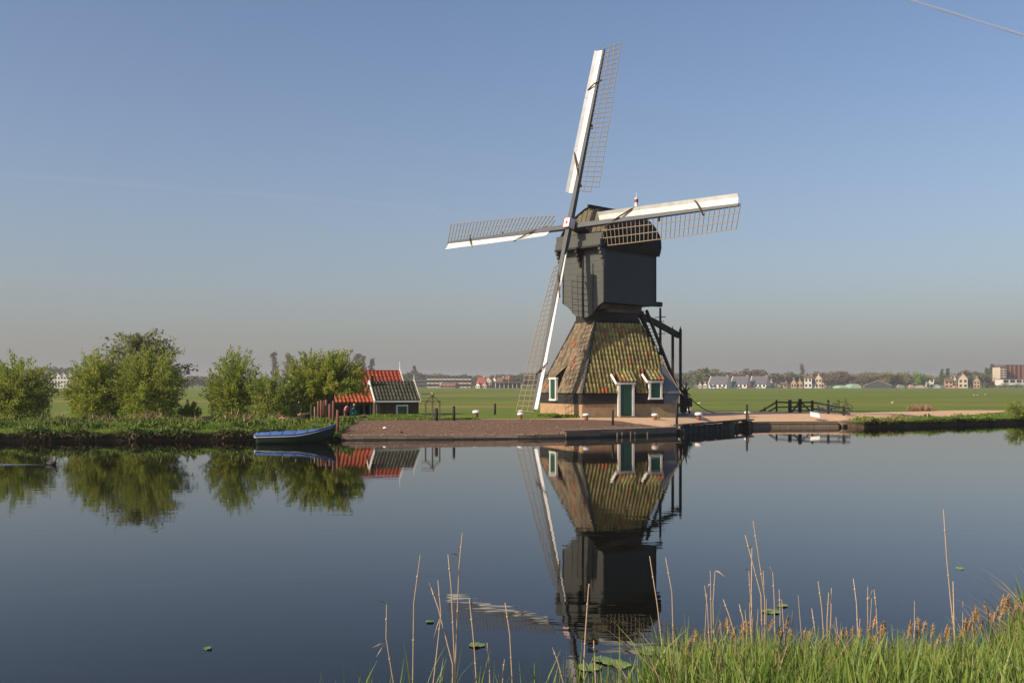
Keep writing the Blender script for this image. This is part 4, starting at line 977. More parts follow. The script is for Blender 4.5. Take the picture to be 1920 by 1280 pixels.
def bicycle(base, rotz, label):
    t = thing('bicycle', tuple(base), label, 'bicycle'); Rz = Matrix.Rotation(rotz, 3, 'Z')
    def q(x, y, z): return Rz @ Vector((x, y, z)) + Vector(base)
    for xx in (0, 1.08):
        m = MB(); m.tube([q(xx + .33 * math.cos(a), 0, .34 + .33 * math.sin(a)) for a in np.linspace(0, 2 * math.pi, 25)], .022, 6); wh = m.build('wheel', M['black'], t)
        m = MB()
        for k in range(7): a = k * math.pi / 7; m.tube([q(xx + .31 * math.cos(a), 0, .34 + .31 * math.sin(a)), q(xx - .31 * math.cos(a), 0, .34 - .31 * math.sin(a))], .004, 4)
        m.build('spokes', M['zinc'], wh)
    m = MB()
    for a, b in (((0, 0, .34), (.42, 0, .30)), ((0, 0, .34), (.30, 0, .80)), ((.42, 0, .30), (.28, 0, .92)), ((.42, 0, .30), (.92, 0, .82)), ((.30, 0, .80), (.90, 0, .90)), ((1.08, 0, .34), (.88, 0, 1.02))): m.tube([q(*a), q(*b)], .02, 6)
    m.build('frame', M['black'], t)
    m = MB(); m.tube([q(.78, -.28, 1.05), q(.90, -.2, 1.06), q(.88, 0, 1.04), q(.90, .2, 1.06), q(.78, .28, 1.05)], .018, 6); m.build('handlebar', M['black'], t)
    m = MB(); m.box(q(.26, 0, .96), (.28, .16, .06), Rz); m.build('saddle', M['black'], t)
    m = MB(); m.box(q(-.05, 0, .72), (.42, .14, .03), Rz); m.build('luggage_rack', M['black'], t)
g = Vector((X(1566, 86), 86, H(X(1566, 86), 86))); bicycle(g, R(-12), 'black bicycle parked beyond the right end of the bridge railing')

# ================================================================== BRIDGE
br = thing('footbridge', (X(1500, 82), 82, .7), 'black timber footbridge with two sloping rails over the side ditch', 'bridge')
posts = [(1434, 763, 773, 86.0, .16), (1456, 749.5, 774, 85.0, .16), (1481, 749.5, 776, 83.5, .30), (1500, 747.5, 776, 82.5, .30), (1523, 750.5, 776.5, 81.5, .22), (1553, 756, 781, 78.5, .20), (1582, 761, 785, 75.5, .20)]
tops = []
for px, yt, yb, Y, w_ in posts:
    m = MB(); m.beam(P(px, yb + 3, Y), P(px, yt, Y), w_ * .8, w_ * .8); m.build('post', M['black'], br)
def rail(pts, th_=.13):
    for a, b in zip(pts[:-1], pts[1:]):
        m = MB(); m.beam(P(*a), P(*b), .07, th_); m.build('rail', M['black'], br)
rail([(1423, 772, 86.6), (1434, 766.5, 85.9), (1456, 753.5, 84.9), (1481, 754.5, 83.4), (1523, 754.0, 81.4), (1553, 759.5, 78.4), (1582, 764.5, 75.4), (1593.5, 766.3, 74.4)])
rail([(1439, 772.5, 85.7), (1456, 763, 84.9), (1481, 763, 83.4), (1523, 761.5, 81.4)], .11)
rail([(1523, 766, 81.4), (1553, 770, 78.4), (1582, 774.3, 75.4), (1593.5, 775.5, 74.4)])
rail([(1481, 769, 83.4), (1523, 769.5, 81.4)], .10)
for a, b in (((1497, 756, 82.4), (1483, 774, 83.2)), ((1503, 755, 82.3), (1522, 773, 81.2))):
    m = MB(); m.beam(P(*a), P(*b), .09, .09); m.build('brace', M['black'], br)
m = MB(); m.beam(P(1456, 775, 84.9), P(1523, 776.5, 81.2), .25, .18); m.beam(P(1523, 776.2, 81.2), P(1600, 787.5, 73.9), .25, .18); m.build('edge_beam', M['black'], br)
for k in range(16):
    t_ = k / 15; a = P(1456, 775, 84.9).lerp(P(1600, 787.5, 73.9), t_); m = MB(); m.beam(a + Vector((.15, .1, .06)), a + Vector((2.2, 1.7, .06)), .62, .05); m.build('deck_board', M['oak'], br)
m = MB(); a, b = P(1520, 776.3, 72.6), P(1537, 779.3, 72.0); m.prism([a + Zv * .08, b + Zv * .08, b - Zv * .14, a - Zv * .14], (.12, .55, .12))
whole('white_board', m, M['white'], tuple(a), 'tilted white board lying on the sand in front of the bridge', 'board')
m = MB(); m.prism([P(1572, 789, 71.5), P(1600, 785, 73), P(1606, 791, 72.4), P(1580, 796, 71)], (0, 0, -.1)); whole('ditch_lip', m, M['concrete'], tuple(P(1588, 790, 72)), 'broken concrete slab at the mouth of the side ditch', 'slab')
# duck
t = thing('duck', (X(97, 37.4), 37.4, 0), 'small dark duck swimming right with a thin wake behind it', 'duck'); c = Vector((X(97, 37.4), 37.4, 0)); dk = mat('dark_feathers', (.03, .022, .02), rough=.7); bill = mat('bill', (.45, .2, .1), rough=.5)
m = MB(); prof_ = [(-.21, .01, .09), (-.15, .05, .07), (-.08, .085, .045), (0, .10, .04), (.08, .09, .05), (.13, .06, .075), (.16, .04, .10)]
m.tube([c + Vector((a, 0, z)) for a, r, z in prof_], [r for a, r, z in prof_], 10); m.build('body', dk, t)
m = MB(); m.tube([c + Vector((.11, 0, .10)), c + Vector((.14, 0, .16)), c + Vector((.15, 0, .21)), c + Vector((.17, 0, .25)), c + Vector((.21, 0, .25))], [.045, .035, .034, .045, .02], 8); hd = m.build('head', dk, t)
m = MB(); m.tube([c + Vector((.205, 0, .245)), c + Vector((.26, 0, .235))], [.016, .008], 6); m.build('bill', bill, hd)
V = []; Fs = []
for s, dy in ((1, 1.5), (-1, -.35)):
    pts = [(c.x - .15 - 8.5 * k / 20, c.y + dy * k / 20 + .03 * math.sin(k)) for k in range(21)]
    for k, (x, y) in enumerate(pts):
        hh = .02 * math.sin(math.pi * min(1, k / 5) / 2); wd_ = .07 + .012 * k
        V += [(x, y - wd_, .003), (x, y, .003 + hh), (x, y + wd_, .003)]
        if k: q_ = len(V) - 6; Fs += [(q_, q_ + 1, q_ + 4, q_ + 3), (q_ + 1, q_ + 2, q_ + 5, q_ + 4)]
o = bpy.data.objects.new('wake', bigmesh('wake', V, Fs, M['water'], True)); sc.collection.objects.link(o); tag(o, kind='structure')

# ================================================================== VEGETATION
L = {}
L['willow'] = leaf_mat('willow_leaf', (.24, .33, .045), (.38, .38, .075), trans=.5)
L['willow_pale'] = leaf_mat('pale_willow_leaf', (.24, .33, .06), (.34, .36, .09), trans=.5)
L['broad'] = leaf_mat('broad_leaf', (.15, .20, .05), (.36, .35, .18))
L['bank'] = leaf_mat('bank_weed_leaf', (.11, .21, .025), (.24, .30, .045))
L['bankdark'] = leaf_mat('dark_weed_leaf', (.03, .07, .012), (.09, .12, .02))
L['dead'] = leaf_mat('dead_grass', (.42, .29, .16), (.22, .15, .08), trans=.15)
L['blade'] = leaf_mat('reed_blade', (.09, .175, .025), (.27, .32, .07), trans=.25, rough=.5)
L['far'] = leaf_mat('far_leaf', (.12, .16, .045), (.16, .18, .06), trans=.15)
L['farolive'] = leaf_mat('far_olive_leaf', (.22, .20, .07), (.17, .16, .055), trans=.15)
L['farbrown'] = leaf_mat('far_bare_twigs', (.20, .15, .10), (.15, .12, .085), trans=.1)
L['fardark'] = leaf_mat('far_dark_leaf', (.08, .11, .04), (.11, .13, .05), trans=.1)
L['fargreen'] = leaf_mat('far_fresh_leaf', (.16, .27, .03), (.21, .31, .045), trans=.2)

def unit(v): return v / np.maximum(np.linalg.norm(v, axis=1, keepdims=True), 1e-6)
def leaves(P_, Dn, ln, wd):
    """diamond leaves: base points, directions, lengths, widths"""
    n_ = len(P_); rv = unit(rng.normal(size=(n_, 3))); s = unit(np.cross(Dn, rv))
    a = P_; c = P_ + Dn * ln[:, None]; m_ = P_ + Dn * (ln * .45)[:, None]
    V = np.stack([a, m_ + s * wd[:, None], c, m_ - s * wd[:, None]], 1).reshape(-1, 3)
    return V, np.arange(4 * n_).reshape(-1, 4)
def leaf_obj(name, V, Fs, m_, parent=None, org=(0, 0, 0)):
    me = bigmesh(name, V - np.array(org), Fs, m_); o = bpy.data.objects.new(name, me); link(o, parent); return o

def willow(base, h, r, label, cat='tree', name='willow_tree', lm='willow', nsh=110, nl=11000, head=.26, group='pollard willows along the left bank', lsize=.165, spike=1.0, asym=0.0, low=.85):
    t = thing(name, tuple(base), label, cat, group); bz = np.array(base)
    hz_ = head * h; C = bz + np.array([0, 0, hz_])
    m = MB(); m.tube([Vector(base) - Zv * .2, Vector(base) + Zv * hz_ * .5 + Vector((.06, 0, 0)), Vector(base) + Zv * hz_, Vector(base) + Zv * (hz_ + .25)], [.30, .24, .32, .15], 10); m.build('trunk', M['bark'], t)
    az = rng.uniform(0, 2 * np.pi, nsh); se = rng.uniform(-low, 1.0, nsh); ce = np.sqrt(1 - se ** 2)
    mid = h * .44; ez = np.where(se > 0, h - mid, mid * .98); k = rng.uniform(.74, 1.06, nsh) ** spike
    k = np.where(se > .55, k * rng.uniform(.85, 1.12, nsh), k)
    tip = bz + np.stack([np.cos(az) * ce * r * k + asym, np.sin(az) * ce * r * k, np.maximum(mid + se * ez * k, .08)], 1)
    ctl = C + (tip - C) * np.array([.42, .42, .0]) + np.array([0, 0, 1]) * np.maximum(tip[:, 2:3] - C[2], .30) * .58
    br_ = MB()
    for i in range(nsh):
        pts = [Vector(C), Vector(C * .25 + ctl[i] * .5 + tip[i] * .25), Vector(tip[i])]; br_.tube(pts, [.035, .018, .006], 4)
    br_.build('branches', M['bark'], t)
    per = rng.integers(0, nsh, nl); tt = rng.beta(1.9, 1.2, nl); tt = .08 + .94 * tt
    a = (1 - tt)[:, None]; b_ = tt[:, None]
    p = C * a * a + 2 * ctl[per] * a * b_ + tip[per] * b_ * b_; d = unit(2 * (ctl[per] - C) * a + 2 * (tip[per] - ctl[per]) * b_)
    p = p + rng.normal(0, 1, (nl, 3)) * (.06 + .17 * (1 - tt)[:, None]) * r / 2
    if low > .3:                                # drooping skirt of foliage round the stump
        ns = int(nl * .16); az2 = rng.uniform(0, 2 * np.pi, ns); rr = r * .80 * np.sqrt(rng.random(ns)); p[:ns, 0] = bz[0] + np.cos(az2) * rr; p[:ns, 1] = bz[1] + np.sin(az2) * rr; p[:ns, 2] = bz[2] + rng.uniform(.02, .30, ns) * h
    p[:, 2] = np.maximum(p[:, 2], bz[2] + .03)
    dd = unit(d * .9 + rng.normal(0, .5, (nl, 3))); ln = rng.uniform(.7, 1.35, nl) * lsize
    V, Fs = leaves(p, dd, ln, ln * .20)
    leaf_obj('crown', V, Fs, L[lm], t, base)
def gbase(px, py): g = G(px, py); return Vector((g.x, g.y, g.z))
def tree_px(px, ytop, ybase, hw, *a, Y=None, **k):
    g = gbase(px, ybase) if Y is None else Vector((X(px, Y), Y, H(X(px, Y), Y))); s = g.y / F; willow(g, (EYE + (HZ - ytop) * s) - g.z, hw * s, *a, **k)
tree_px(32, 665, 784, 74, 'rounded pollard willow at the left edge of the frame', nl=24000, nsh=220, Y=66)
tree_px(184, 658, 779, 64, 'pollard willow touching the left side of the big tall tree', nl=20000, nsh=200, Y=65.5)
tree_px(278, 648, 779, 70, 'dense pollard willow standing in front of the big tall tree', nl=22000, nsh=210, Y=65)
tree_px(438, 652, 778, 56, 'freestanding pollard willow with a dark stump, fourth tree from the left', nl=15000, nsh=150, spike=1.3, Y=66)
tree_px(578, 655, 775, 50, 'upright pollard willow against the left end of the red roof', nl=17000, nsh=150, head=.30, low=.35, Y=66.5)
tree_px(618, 652, 772, 54, 'upright pollard willow covering the left half of the red roof', nl=17000, nsh=150, head=.40, low=.25, Y=66, asym=.75)
tree_px(510, 690, 786, 52, 'low pale green willow bush left of the red roofed house', name='willow_bush', cat='bush', lm='willow_pale', nl=9500, head=.10, group=None, Y=65)
tree_px(356, 752, 780, 20, 'small low bush between the big tree and the fourth willow', name='willow_bush', cat='bush', nl=2500, nsh=40, head=.1, group=None, Y=66)
tree_px(1912, 752, 788, 26, 'yellowish bush leaning over the water at the right edge of the frame', name='water_bush', cat='bush', lm='willow_pale', nl=2600, nsh=40, head=.1, group=None)

# the taller, looser tree behind
g = Vector((X(262, 68.5), 68.5, .72)); s = g.y / F; hh = (EYE + (HZ - 612) * s) - g.z
t = thing('tall_tree', tuple(g), 'tallest loose leaved tree rising behind the two left willows', 'tree')
m = MB(); m.tube([g - Zv * .3, g + Vector((.1, 0, hh * .35)), g + Vector((.0, 0, hh * .68)), g + Vector((.15, 0, hh * .9))], [.22, .16, .09, .03], 8); m.build('trunk', M['bark'], t)
P_ = []; Dn = []; bm_ = MB()
for i in range(240):
    zf = rng.uniform(.30, .97); az = rng.uniform(0, 2 * np.pi); ext = 4.0 * (1 - abs(zf - .5) / .62 * .72) * rng.uniform(.55, 1.05)
    a = Vector(g) + Zv * (hh * zf * .86); b_ = a + Vector((math.cos(az) * ext, math.sin(az) * ext, hh * (.03 + .10 * rng.random())))
    bm_.tube([a, (a + b_) / 2 + Zv * .12, b_], [.03, .018, .006], 4)
    for q_ in range(36):
        k = rng.uniform(.25, 1.05); p = a.lerp(b_, k) + Vector(rng.normal(0, .10, 3)); P_.append(p); Dn.append(rng.normal(0, 1, 3) + np.array([0, 0, .3]))
bm_.build('branches', M['bark'], t); P_ = np.array([tuple(p) for p in P_]); Dn = unit(np.array(Dn)); ln = rng.uniform(.12, .24, len(P_))
V, Fs = leaves(P_, Dn, ln, ln * .33); leaf_obj('crown', V, Fs, L['broad'], t, tuple(g))

# ground cover ------------------------------------------------------
def cover(name, m_, n_, xr, dr, hmin, hmax, label, power=1.0, wfac=.22, up=1.1, clump=None, dz=0.0):
    x = rng.uniform(xr[0], xr[1], n_); d = dr[0] + (dr[1] - dr[0]) * rng.random(n_) ** power; Y = ys(x) + d
    cl = .5 + .5 * np.sin(x * 1.7 + np.sin(Y * 1.3) * 2) * np.sin(x * .61 + Y * .9 + 1)
    hgt_ = (hmin + (hmax - hmin) * rng.random(n_) ** 1.5) * (.40 + 1.05 * cl ** 1.5)
    if clump is not None: keep = cl > clump; x, Y, hgt_ = x[keep], Y[keep], hgt_[keep]; n_ = len(x)
    z = hgt(x, Y) + dz; P_ = np.stack([x, Y, z], 1); Dn = unit(rng.normal(0, 1, (n_, 3)) * np.array([.55, .55, .2]) + np.array([0, 0, up]))
    P_[:, 2] += rng.uniform(0, .55, n_) * hgt_
    V, Fs = leaves(P_, Dn, hgt_, np.maximum(hgt_ * wfac, .012)); o = leaf_obj(name, V, Fs, m_)
    return tag(o, label, 'vegetation', kind='stuff')
xl = X(634, 54.3)
cover('bank_weeds', L['bank'], 62000, (-38, xl), (-.12, 7.5), .07, .27, 'lush low green weeds covering the left bank', power=1.15, wfac=.15)
cover('bank_weeds', L['bankdark'], 14000, (-38, xl), (0, 7.5), .10, .30, 'darker coarse weeds among the bank green', clump=.45, wfac=.25)
cover('bank_weeds', L['bankdark'], 20000, (-38, xl), (-.36, .3), .12, .40, 'dark drooping weeds along the left waterline', up=-.1, dz=-.06)
cover('dry_stems', L['dead'], 8000, (-27, xl - .2), (-.36, .05), .12, .42, 'dry tan stems and roots hanging from the left bank edge', wfac=.05, up=-.45, dz=-.06, clump=.12)
cover('dry_brush', L['dead'], 2600, (-28, -13), (6.6, 8.2), .15, .5, 'reddish dry brush behind the weeds at the foot of the willows', wfac=.05, up=.8, clump=.3)
cover('dry_stems', L['dead'], 900, (-36, xl - .4), (.2, 5.5), .25, .55, 'scattered dry stems in the left bank weeds', wfac=.03, up=1.6, clump=.5)
cover('bank_weeds', L['bank'], 15000, (X(1608, 71), 55), (-.12, 2.6), .05, .22, 'green weeds along the right hand bank', power=1.6)
cover('bank_weeds', L['bankdark'], 6000, (X(1600, 71), 55), (-.35, .25), .08, .26, 'dark drooping weeds along the right waterline', up=-.1, dz=-.05)
cover('dry_stems', L['dead'], 800, (X(1590, 71), X(1700, 72)), (-.35, .6), .10, .35, 'dry brown stems at the mouth of the side ditch', wfac=.06, up=.2)
def tuft(name, m_, n_, c, rad, h0, h1, label, wf=.12, cat='grass', kind=None, up=1.4):
    P_ = np.array(c) + np.stack([rng.normal(0, rad[0], n_), rng.normal(0, rad[1], n_), np.zeros(n_)], 1); P_[:, 2] = hgt(P_[:, 0], P_[:, 1])
    Dn = unit(rng.normal(0, .5, (n_, 3)) + np.array([0, 0, up])); ln = rng.uniform(h0, h1, n_); V, Fs = leaves(P_, Dn, ln, np.maximum(ln * wf, .012))
    o = leaf_obj(name, V, Fs, m_, org=tuple(c)); o.location = c; return tag(o, label, cat, kind=kind)
tuft('reed_clump', L['dead'], 700, tuple(G(1726, 771)), (.5, .3), .3, .75, 'tan dry reed clump at the field edge behind the sand path', .04)
for px, py, lab in ((1035, 780, 'green weeds under the left face of the brick base, nearest the sail tip'), (1062, 783, 'green weeds at the foot of the brick base by its front corner')):
    tuft('weed_patch', L['bank'], 1300, tuple(G(px, py) + Vector((0, -.2, 0))), (.42, .3), .08, .28, lab, .25, 'weeds')
tuft('grass_fringe', L['bank'], 2500, tuple(Vector((X(745, 72.8), 72.8, .6))), (1.1, .25), .08, .22, 'dark green grass fringe at the foot of the brick shed wall', .2)
# edge between gravel and meadow
gx = np.array([X(a, b) for a, b in [(640, 63), (700, 64.5), (850, 65.5), (900, 66.2)]]); gy = np.array([63, 64.5, 65.5, 66.2]); n_ = 3500
x = rng.uniform(gx[0], gx[-1], n_); Y = np.interp(x, gx, gy) + rng.normal(.25, .25, n_); P_ = np.stack([x, Y, hgt(x, Y)], 1); Dn = unit(rng.normal(0, .5, (n_, 3)) + np.array([0, 0, 1.3])); ln = rng.uniform(.06, .2, n_)
V, Fs = leaves(P_, Dn, ln, ln * .2); tag(leaf_obj('meadow_fringe', V, Fs, L['bank']), 'ragged green grass fringe along the back of the gravel', 'grass', kind='stuff')
# loose stones on the gravel
m = MB()
for i in range(900):
    px = rng.uniform(645, 1265); g_y = XS(px)[1] + rng.uniform(.3, 7 if px < 1000 else 3); x = X(px, g_y); z = H(x, g_y) + .02; r_ = rng.uniform(.02, .06)
    m.lathe((x, g_y, z - .01), [(r_, 0), (r_ * .8, r_ * .6), (r_ * .2, r_ * .8)], 5, False)
for i in range(700):
    px = rng.uniform(642, 1060); x = XS(px)[0]; y_ = float(ys(x)) + rng.uniform(-.16, .3); r_ = rng.uniform(.03, .08); m.lathe((x, y_, H(x, max(y_, float(ys(x)))) - .01), [(r_, 0), (r_ * .8, r_ * .5), (r_ * .2, r_ * .7)], 5, False)
o = m.build('gravel_stones', mat('gravel_stone', (.30, .21, .15), (.12, .08, .06), rnd=.4)); tag(o, 'scattered small stones lying on the brown gravel slope', 'stones', kind='stuff')
for px, py, lab, mm in ((722, 803, 'small white stone on the left part of the gravel slope', 'white'), (752, 812, 'dark stone on the gravel slope below the brick shed', 'black'), (1235, 786, 'dark coiled hose lying at the wall under the right window', 'black')):
    g = G(px, py); m = MB(); m.lathe(g - Zv * .02, [(.12, 0), (.14, .04), (.10, .10), (.03, .12)], 8); whole('stone', m, M[mm], tuple(g - Zv * .02), lab, 'stone')

# ================================================================== NEAR BANK
NX = np.array([-12, -3, -2.0, -1.5, .4, .95, 1.25, 2.2, 3.4, 4.4, 5.4, 7, 14]); NY = np.array([6.3, 6.6, 7.2, 7.75, 7.9, 8.2, 8.8, 9.0, 8.8, 9.3, 10.9, 11.6, 11.6])
def yn(x): return np.interp(x, NX, NY)
def hn(x, Y): d = yn(x) - np.asarray(Y, float); return -.25 + .55 * sstep((d + .15) / .8) + .21 * np.clip(d - .3, 0, 4.2)
xs2 = np.linspace(-14, 14, 113); ds2 = np.array([-.6, -.15, 0, .1, .25, .45, .8, 1.4, 2.2, 3.2, 4.6, 6, 9, 14, 30, 60.])
V = []; idx = {}; Fs = []
for i, x in enumerate(xs2):
    for j_, d in enumerate(ds2): Y = float(yn(x)) - d; V.append((x * (1 if d < 9 else d / 3), Y, float(hn(x, Y)))); idx[i, j_] = len(V) - 1
for i in range(len(xs2) - 1):
    for j_ in range(len(ds2) - 1): Fs.append((idx[i, j_], idx[i + 1, j_], idx[i + 1, j_ + 1], idx[i, j_ + 1]))
nm = mat('near_bank_turf', (.03, .04, .014), (.05, .045, .022), rough=1, scale=4, bump=.6)
o = bpy.data.objects.new('near_bank', bigmesh('near_bank', V, Fs, nm, True)); sc.collection.objects.link(o); tag(o, kind='structure')

def blades(n_, xs_, Ys_, h0, h1, w0, w1, seg=4, lean=(.05, .0), jit=.16, bendk=.35):
    z = hn(xs_, Ys_); h = rng.uniform(h0, h1, n_); az = rng.uniform(0, 2 * np.pi, n_); wx = rng.uniform(w0, w1, n_)
    lx = lean[0] + rng.normal(0, jit, n_); ly = lean[1] + rng.normal(0, jit, n_); bd_ = np.abs(rng.normal(0, bendk, n_))
    h = h * np.interp(xs_, [2, 4.3, 5.4], [1.08, 1.1, 1.3]); V = []
    t_ = np.linspace(0, 1, seg + 1)
    for k, t in enumerate(t_):
        c = np.stack([xs_ + lx * h * t * (1 + bd_ * t * t * 1.5), Ys_ + ly * h * t * (1 + bd_ * t * t * 1.5), z - .03 + h * (t - .25 * bd_ * t ** 3)], 1)
        s = np.stack([np.cos(az), np.sin(az), np.zeros(n_)], 1) * (wx * (1 - t ** 2.2) * (.75 + .5 * min(t * 3, 1)) * .5 + .0006)[:, None]
        V += [c - s, c + s]
    V = np.stack(V, 1); k2 = 2 * (seg + 1); V = V.reshape(-1, 3); b0 = np.arange(n_) * k2; Fs = []
    for k in range(seg): Fs.append(np.stack([b0 + 2 * k, b0 + 2 * k + 1, b0 + 2 * k + 3, b0 + 2 * k + 2], 1))
    return V, np.concatenate(Fs)
n_ = 17500
x = rng.uniform(.95, 6.6, n_); Y = yn(x) - 4.2 * rng.random(n_) ** 1.15 - .02; ok = (Y > 4.6) & (np.abs(x) < .56 * Y + .5)
x, Y = x[ok], Y[ok]; dk_ = rng.random(len(x)) < .30
Vd, Fd = blades(dk_.sum(), x[dk_], Y[dk_], .22, .55, .008, .018, jit=.22); x, Y = x[~dk_], Y[~dk_]
tag(leaf_obj('bank_grass', Vd, Fd, L['bankdark']), 'blades coloured dark as shaded gaps in the green reed shoots of the near bank', 'grass', kind='stuff')  # darker leaf colour stands in for shade between shoots, and varies the tone
V1, F1 = blades(len(x), x, Y, .26, .62, .009, .019)
n_ = 2000; x = rng.uniform(-1.75, 1.6, n_); Y = yn(x) + rng.normal(-.15, .22, n_)
keep = rng.random(n_) < np.interp(x, [-2.0, -1.4, -.8, .3, 1, 1.6], [.02, .10, .28, .35, .8, 1]); x, Y = x[keep], Y[keep]; V2, F2 = blades(len(x), x, Y, .42, .84, .010, .018)
tag(leaf_obj('bank_grass', np.concatenate([V1, V2]), np.concatenate([F1, F2 + len(V1)]), L['blade']), 'dense fresh green reed shoots on the near bank', 'grass', kind='stuff')
n_ = 3200; x = rng.uniform(.9, 6.2, n_); Y = yn(x) - 3.2 * rng.random(n_); V1, F1 = blades(n_, x, Y, .15, .55, .006, .012, lean=(.1, .1), jit=.5)
tag(leaf_obj('dead_blades', V1, F1, L['dead']), 'dry tan blades lying among the green shoots', 'grass', kind='stuff')

# sedge flower stalks
heads = [(220,650),(248,635),(270,600),(283,590),(290,690),(305,640),(388,550),(425,540),(440,555),(470,600),(500,590),(545,560),(610,620),(645,540),(680,570),(727,530),(735,600),(820,580),(820,630),(845,610),(1000,600),(990,635),(1040,580),(1060,580),(1090,590),(1075,615),(1150,580),(1165,525),(1205,580),(1335,575),(1395,540),(1410,555),(1395,600),(1455,570),(1520,575),(1480,615),(1615,570),(1640,540),(1680,470),(1675,500),(1700,500),(1740,460),(1780,470),(1745,510),(1800,480),(1805,420),(1835,430),(1850,430),(1870,445),(1860,470),(1910,455),(1690,550),(1665,570),(1910,680),(1425,670),(1730,690),(1050,670),(925,710),(375,640),(320,690),(535,640),(460,580),(515,575),(1765,500),(1825,455),(1885,440),(1150,610),(1220,560),(1345,560),(1628,550),(1535,590),(255,690),(400,700),(695,600),(1600,580)]
hm = MB(); hm.lathe((0, 0, 0), [(.003, 0), (.008, .015), (.011, .045), (.009, .085), (.004, .115), (.001, .13)], 8); 
for k in range(26):
    a = rng.uniform(0, 6.28); z = rng.uniform(.01, .10); d = Vector((math.cos(a), math.sin(a), .5)).normalized(); p = Vector((0, 0, z)) + d * .009
    hm.add([p, p + d * .016 + Zv * .004, p + Zv * .010], [(0, 1, 2)])
hm = hm.mesh('flower_head', M['sedge'])
for hx, hy in heads:
    px, py = 1200 + hx / 2.667, 960 + hy / 2.667; Y = float(yn(X(px, 8.8))) - .25 + rng.uniform(-.35, .05); top = P(px, py, Y); zg = float(hn(top.x, Y)); bx = top.x - rng.uniform(-.05, .12); base = Vector((bx, Y + rng.uniform(-.05, .05), zg - .02))
    t = thing('sedge_stalk', tuple(base), 'orange brown sedge flower head on a thin stem above the green shoots', 'plant', 'sedge flower stalks on the near bank')
    m = MB(); low = top - Zv * .10; m.tube([base, base.lerp(low, .6) + Vector((-.01, 0, 0)), low, low + Zv * .02], [.0035, .003, .0025, .002], 5); m.build('stem', L['blade'], t)
    Mx = Matrix.Translation(low) @ Matrix.Rotation(rng.normal(.1, .18), 4, 'Y') @ Matrix.Rotation(rng.uniform(0, 6), 4, 'Z') @ Matrix.Scale(rng.uniform(.85, 1.2), 4); inst(hm, 'flower_head', t, Mx)

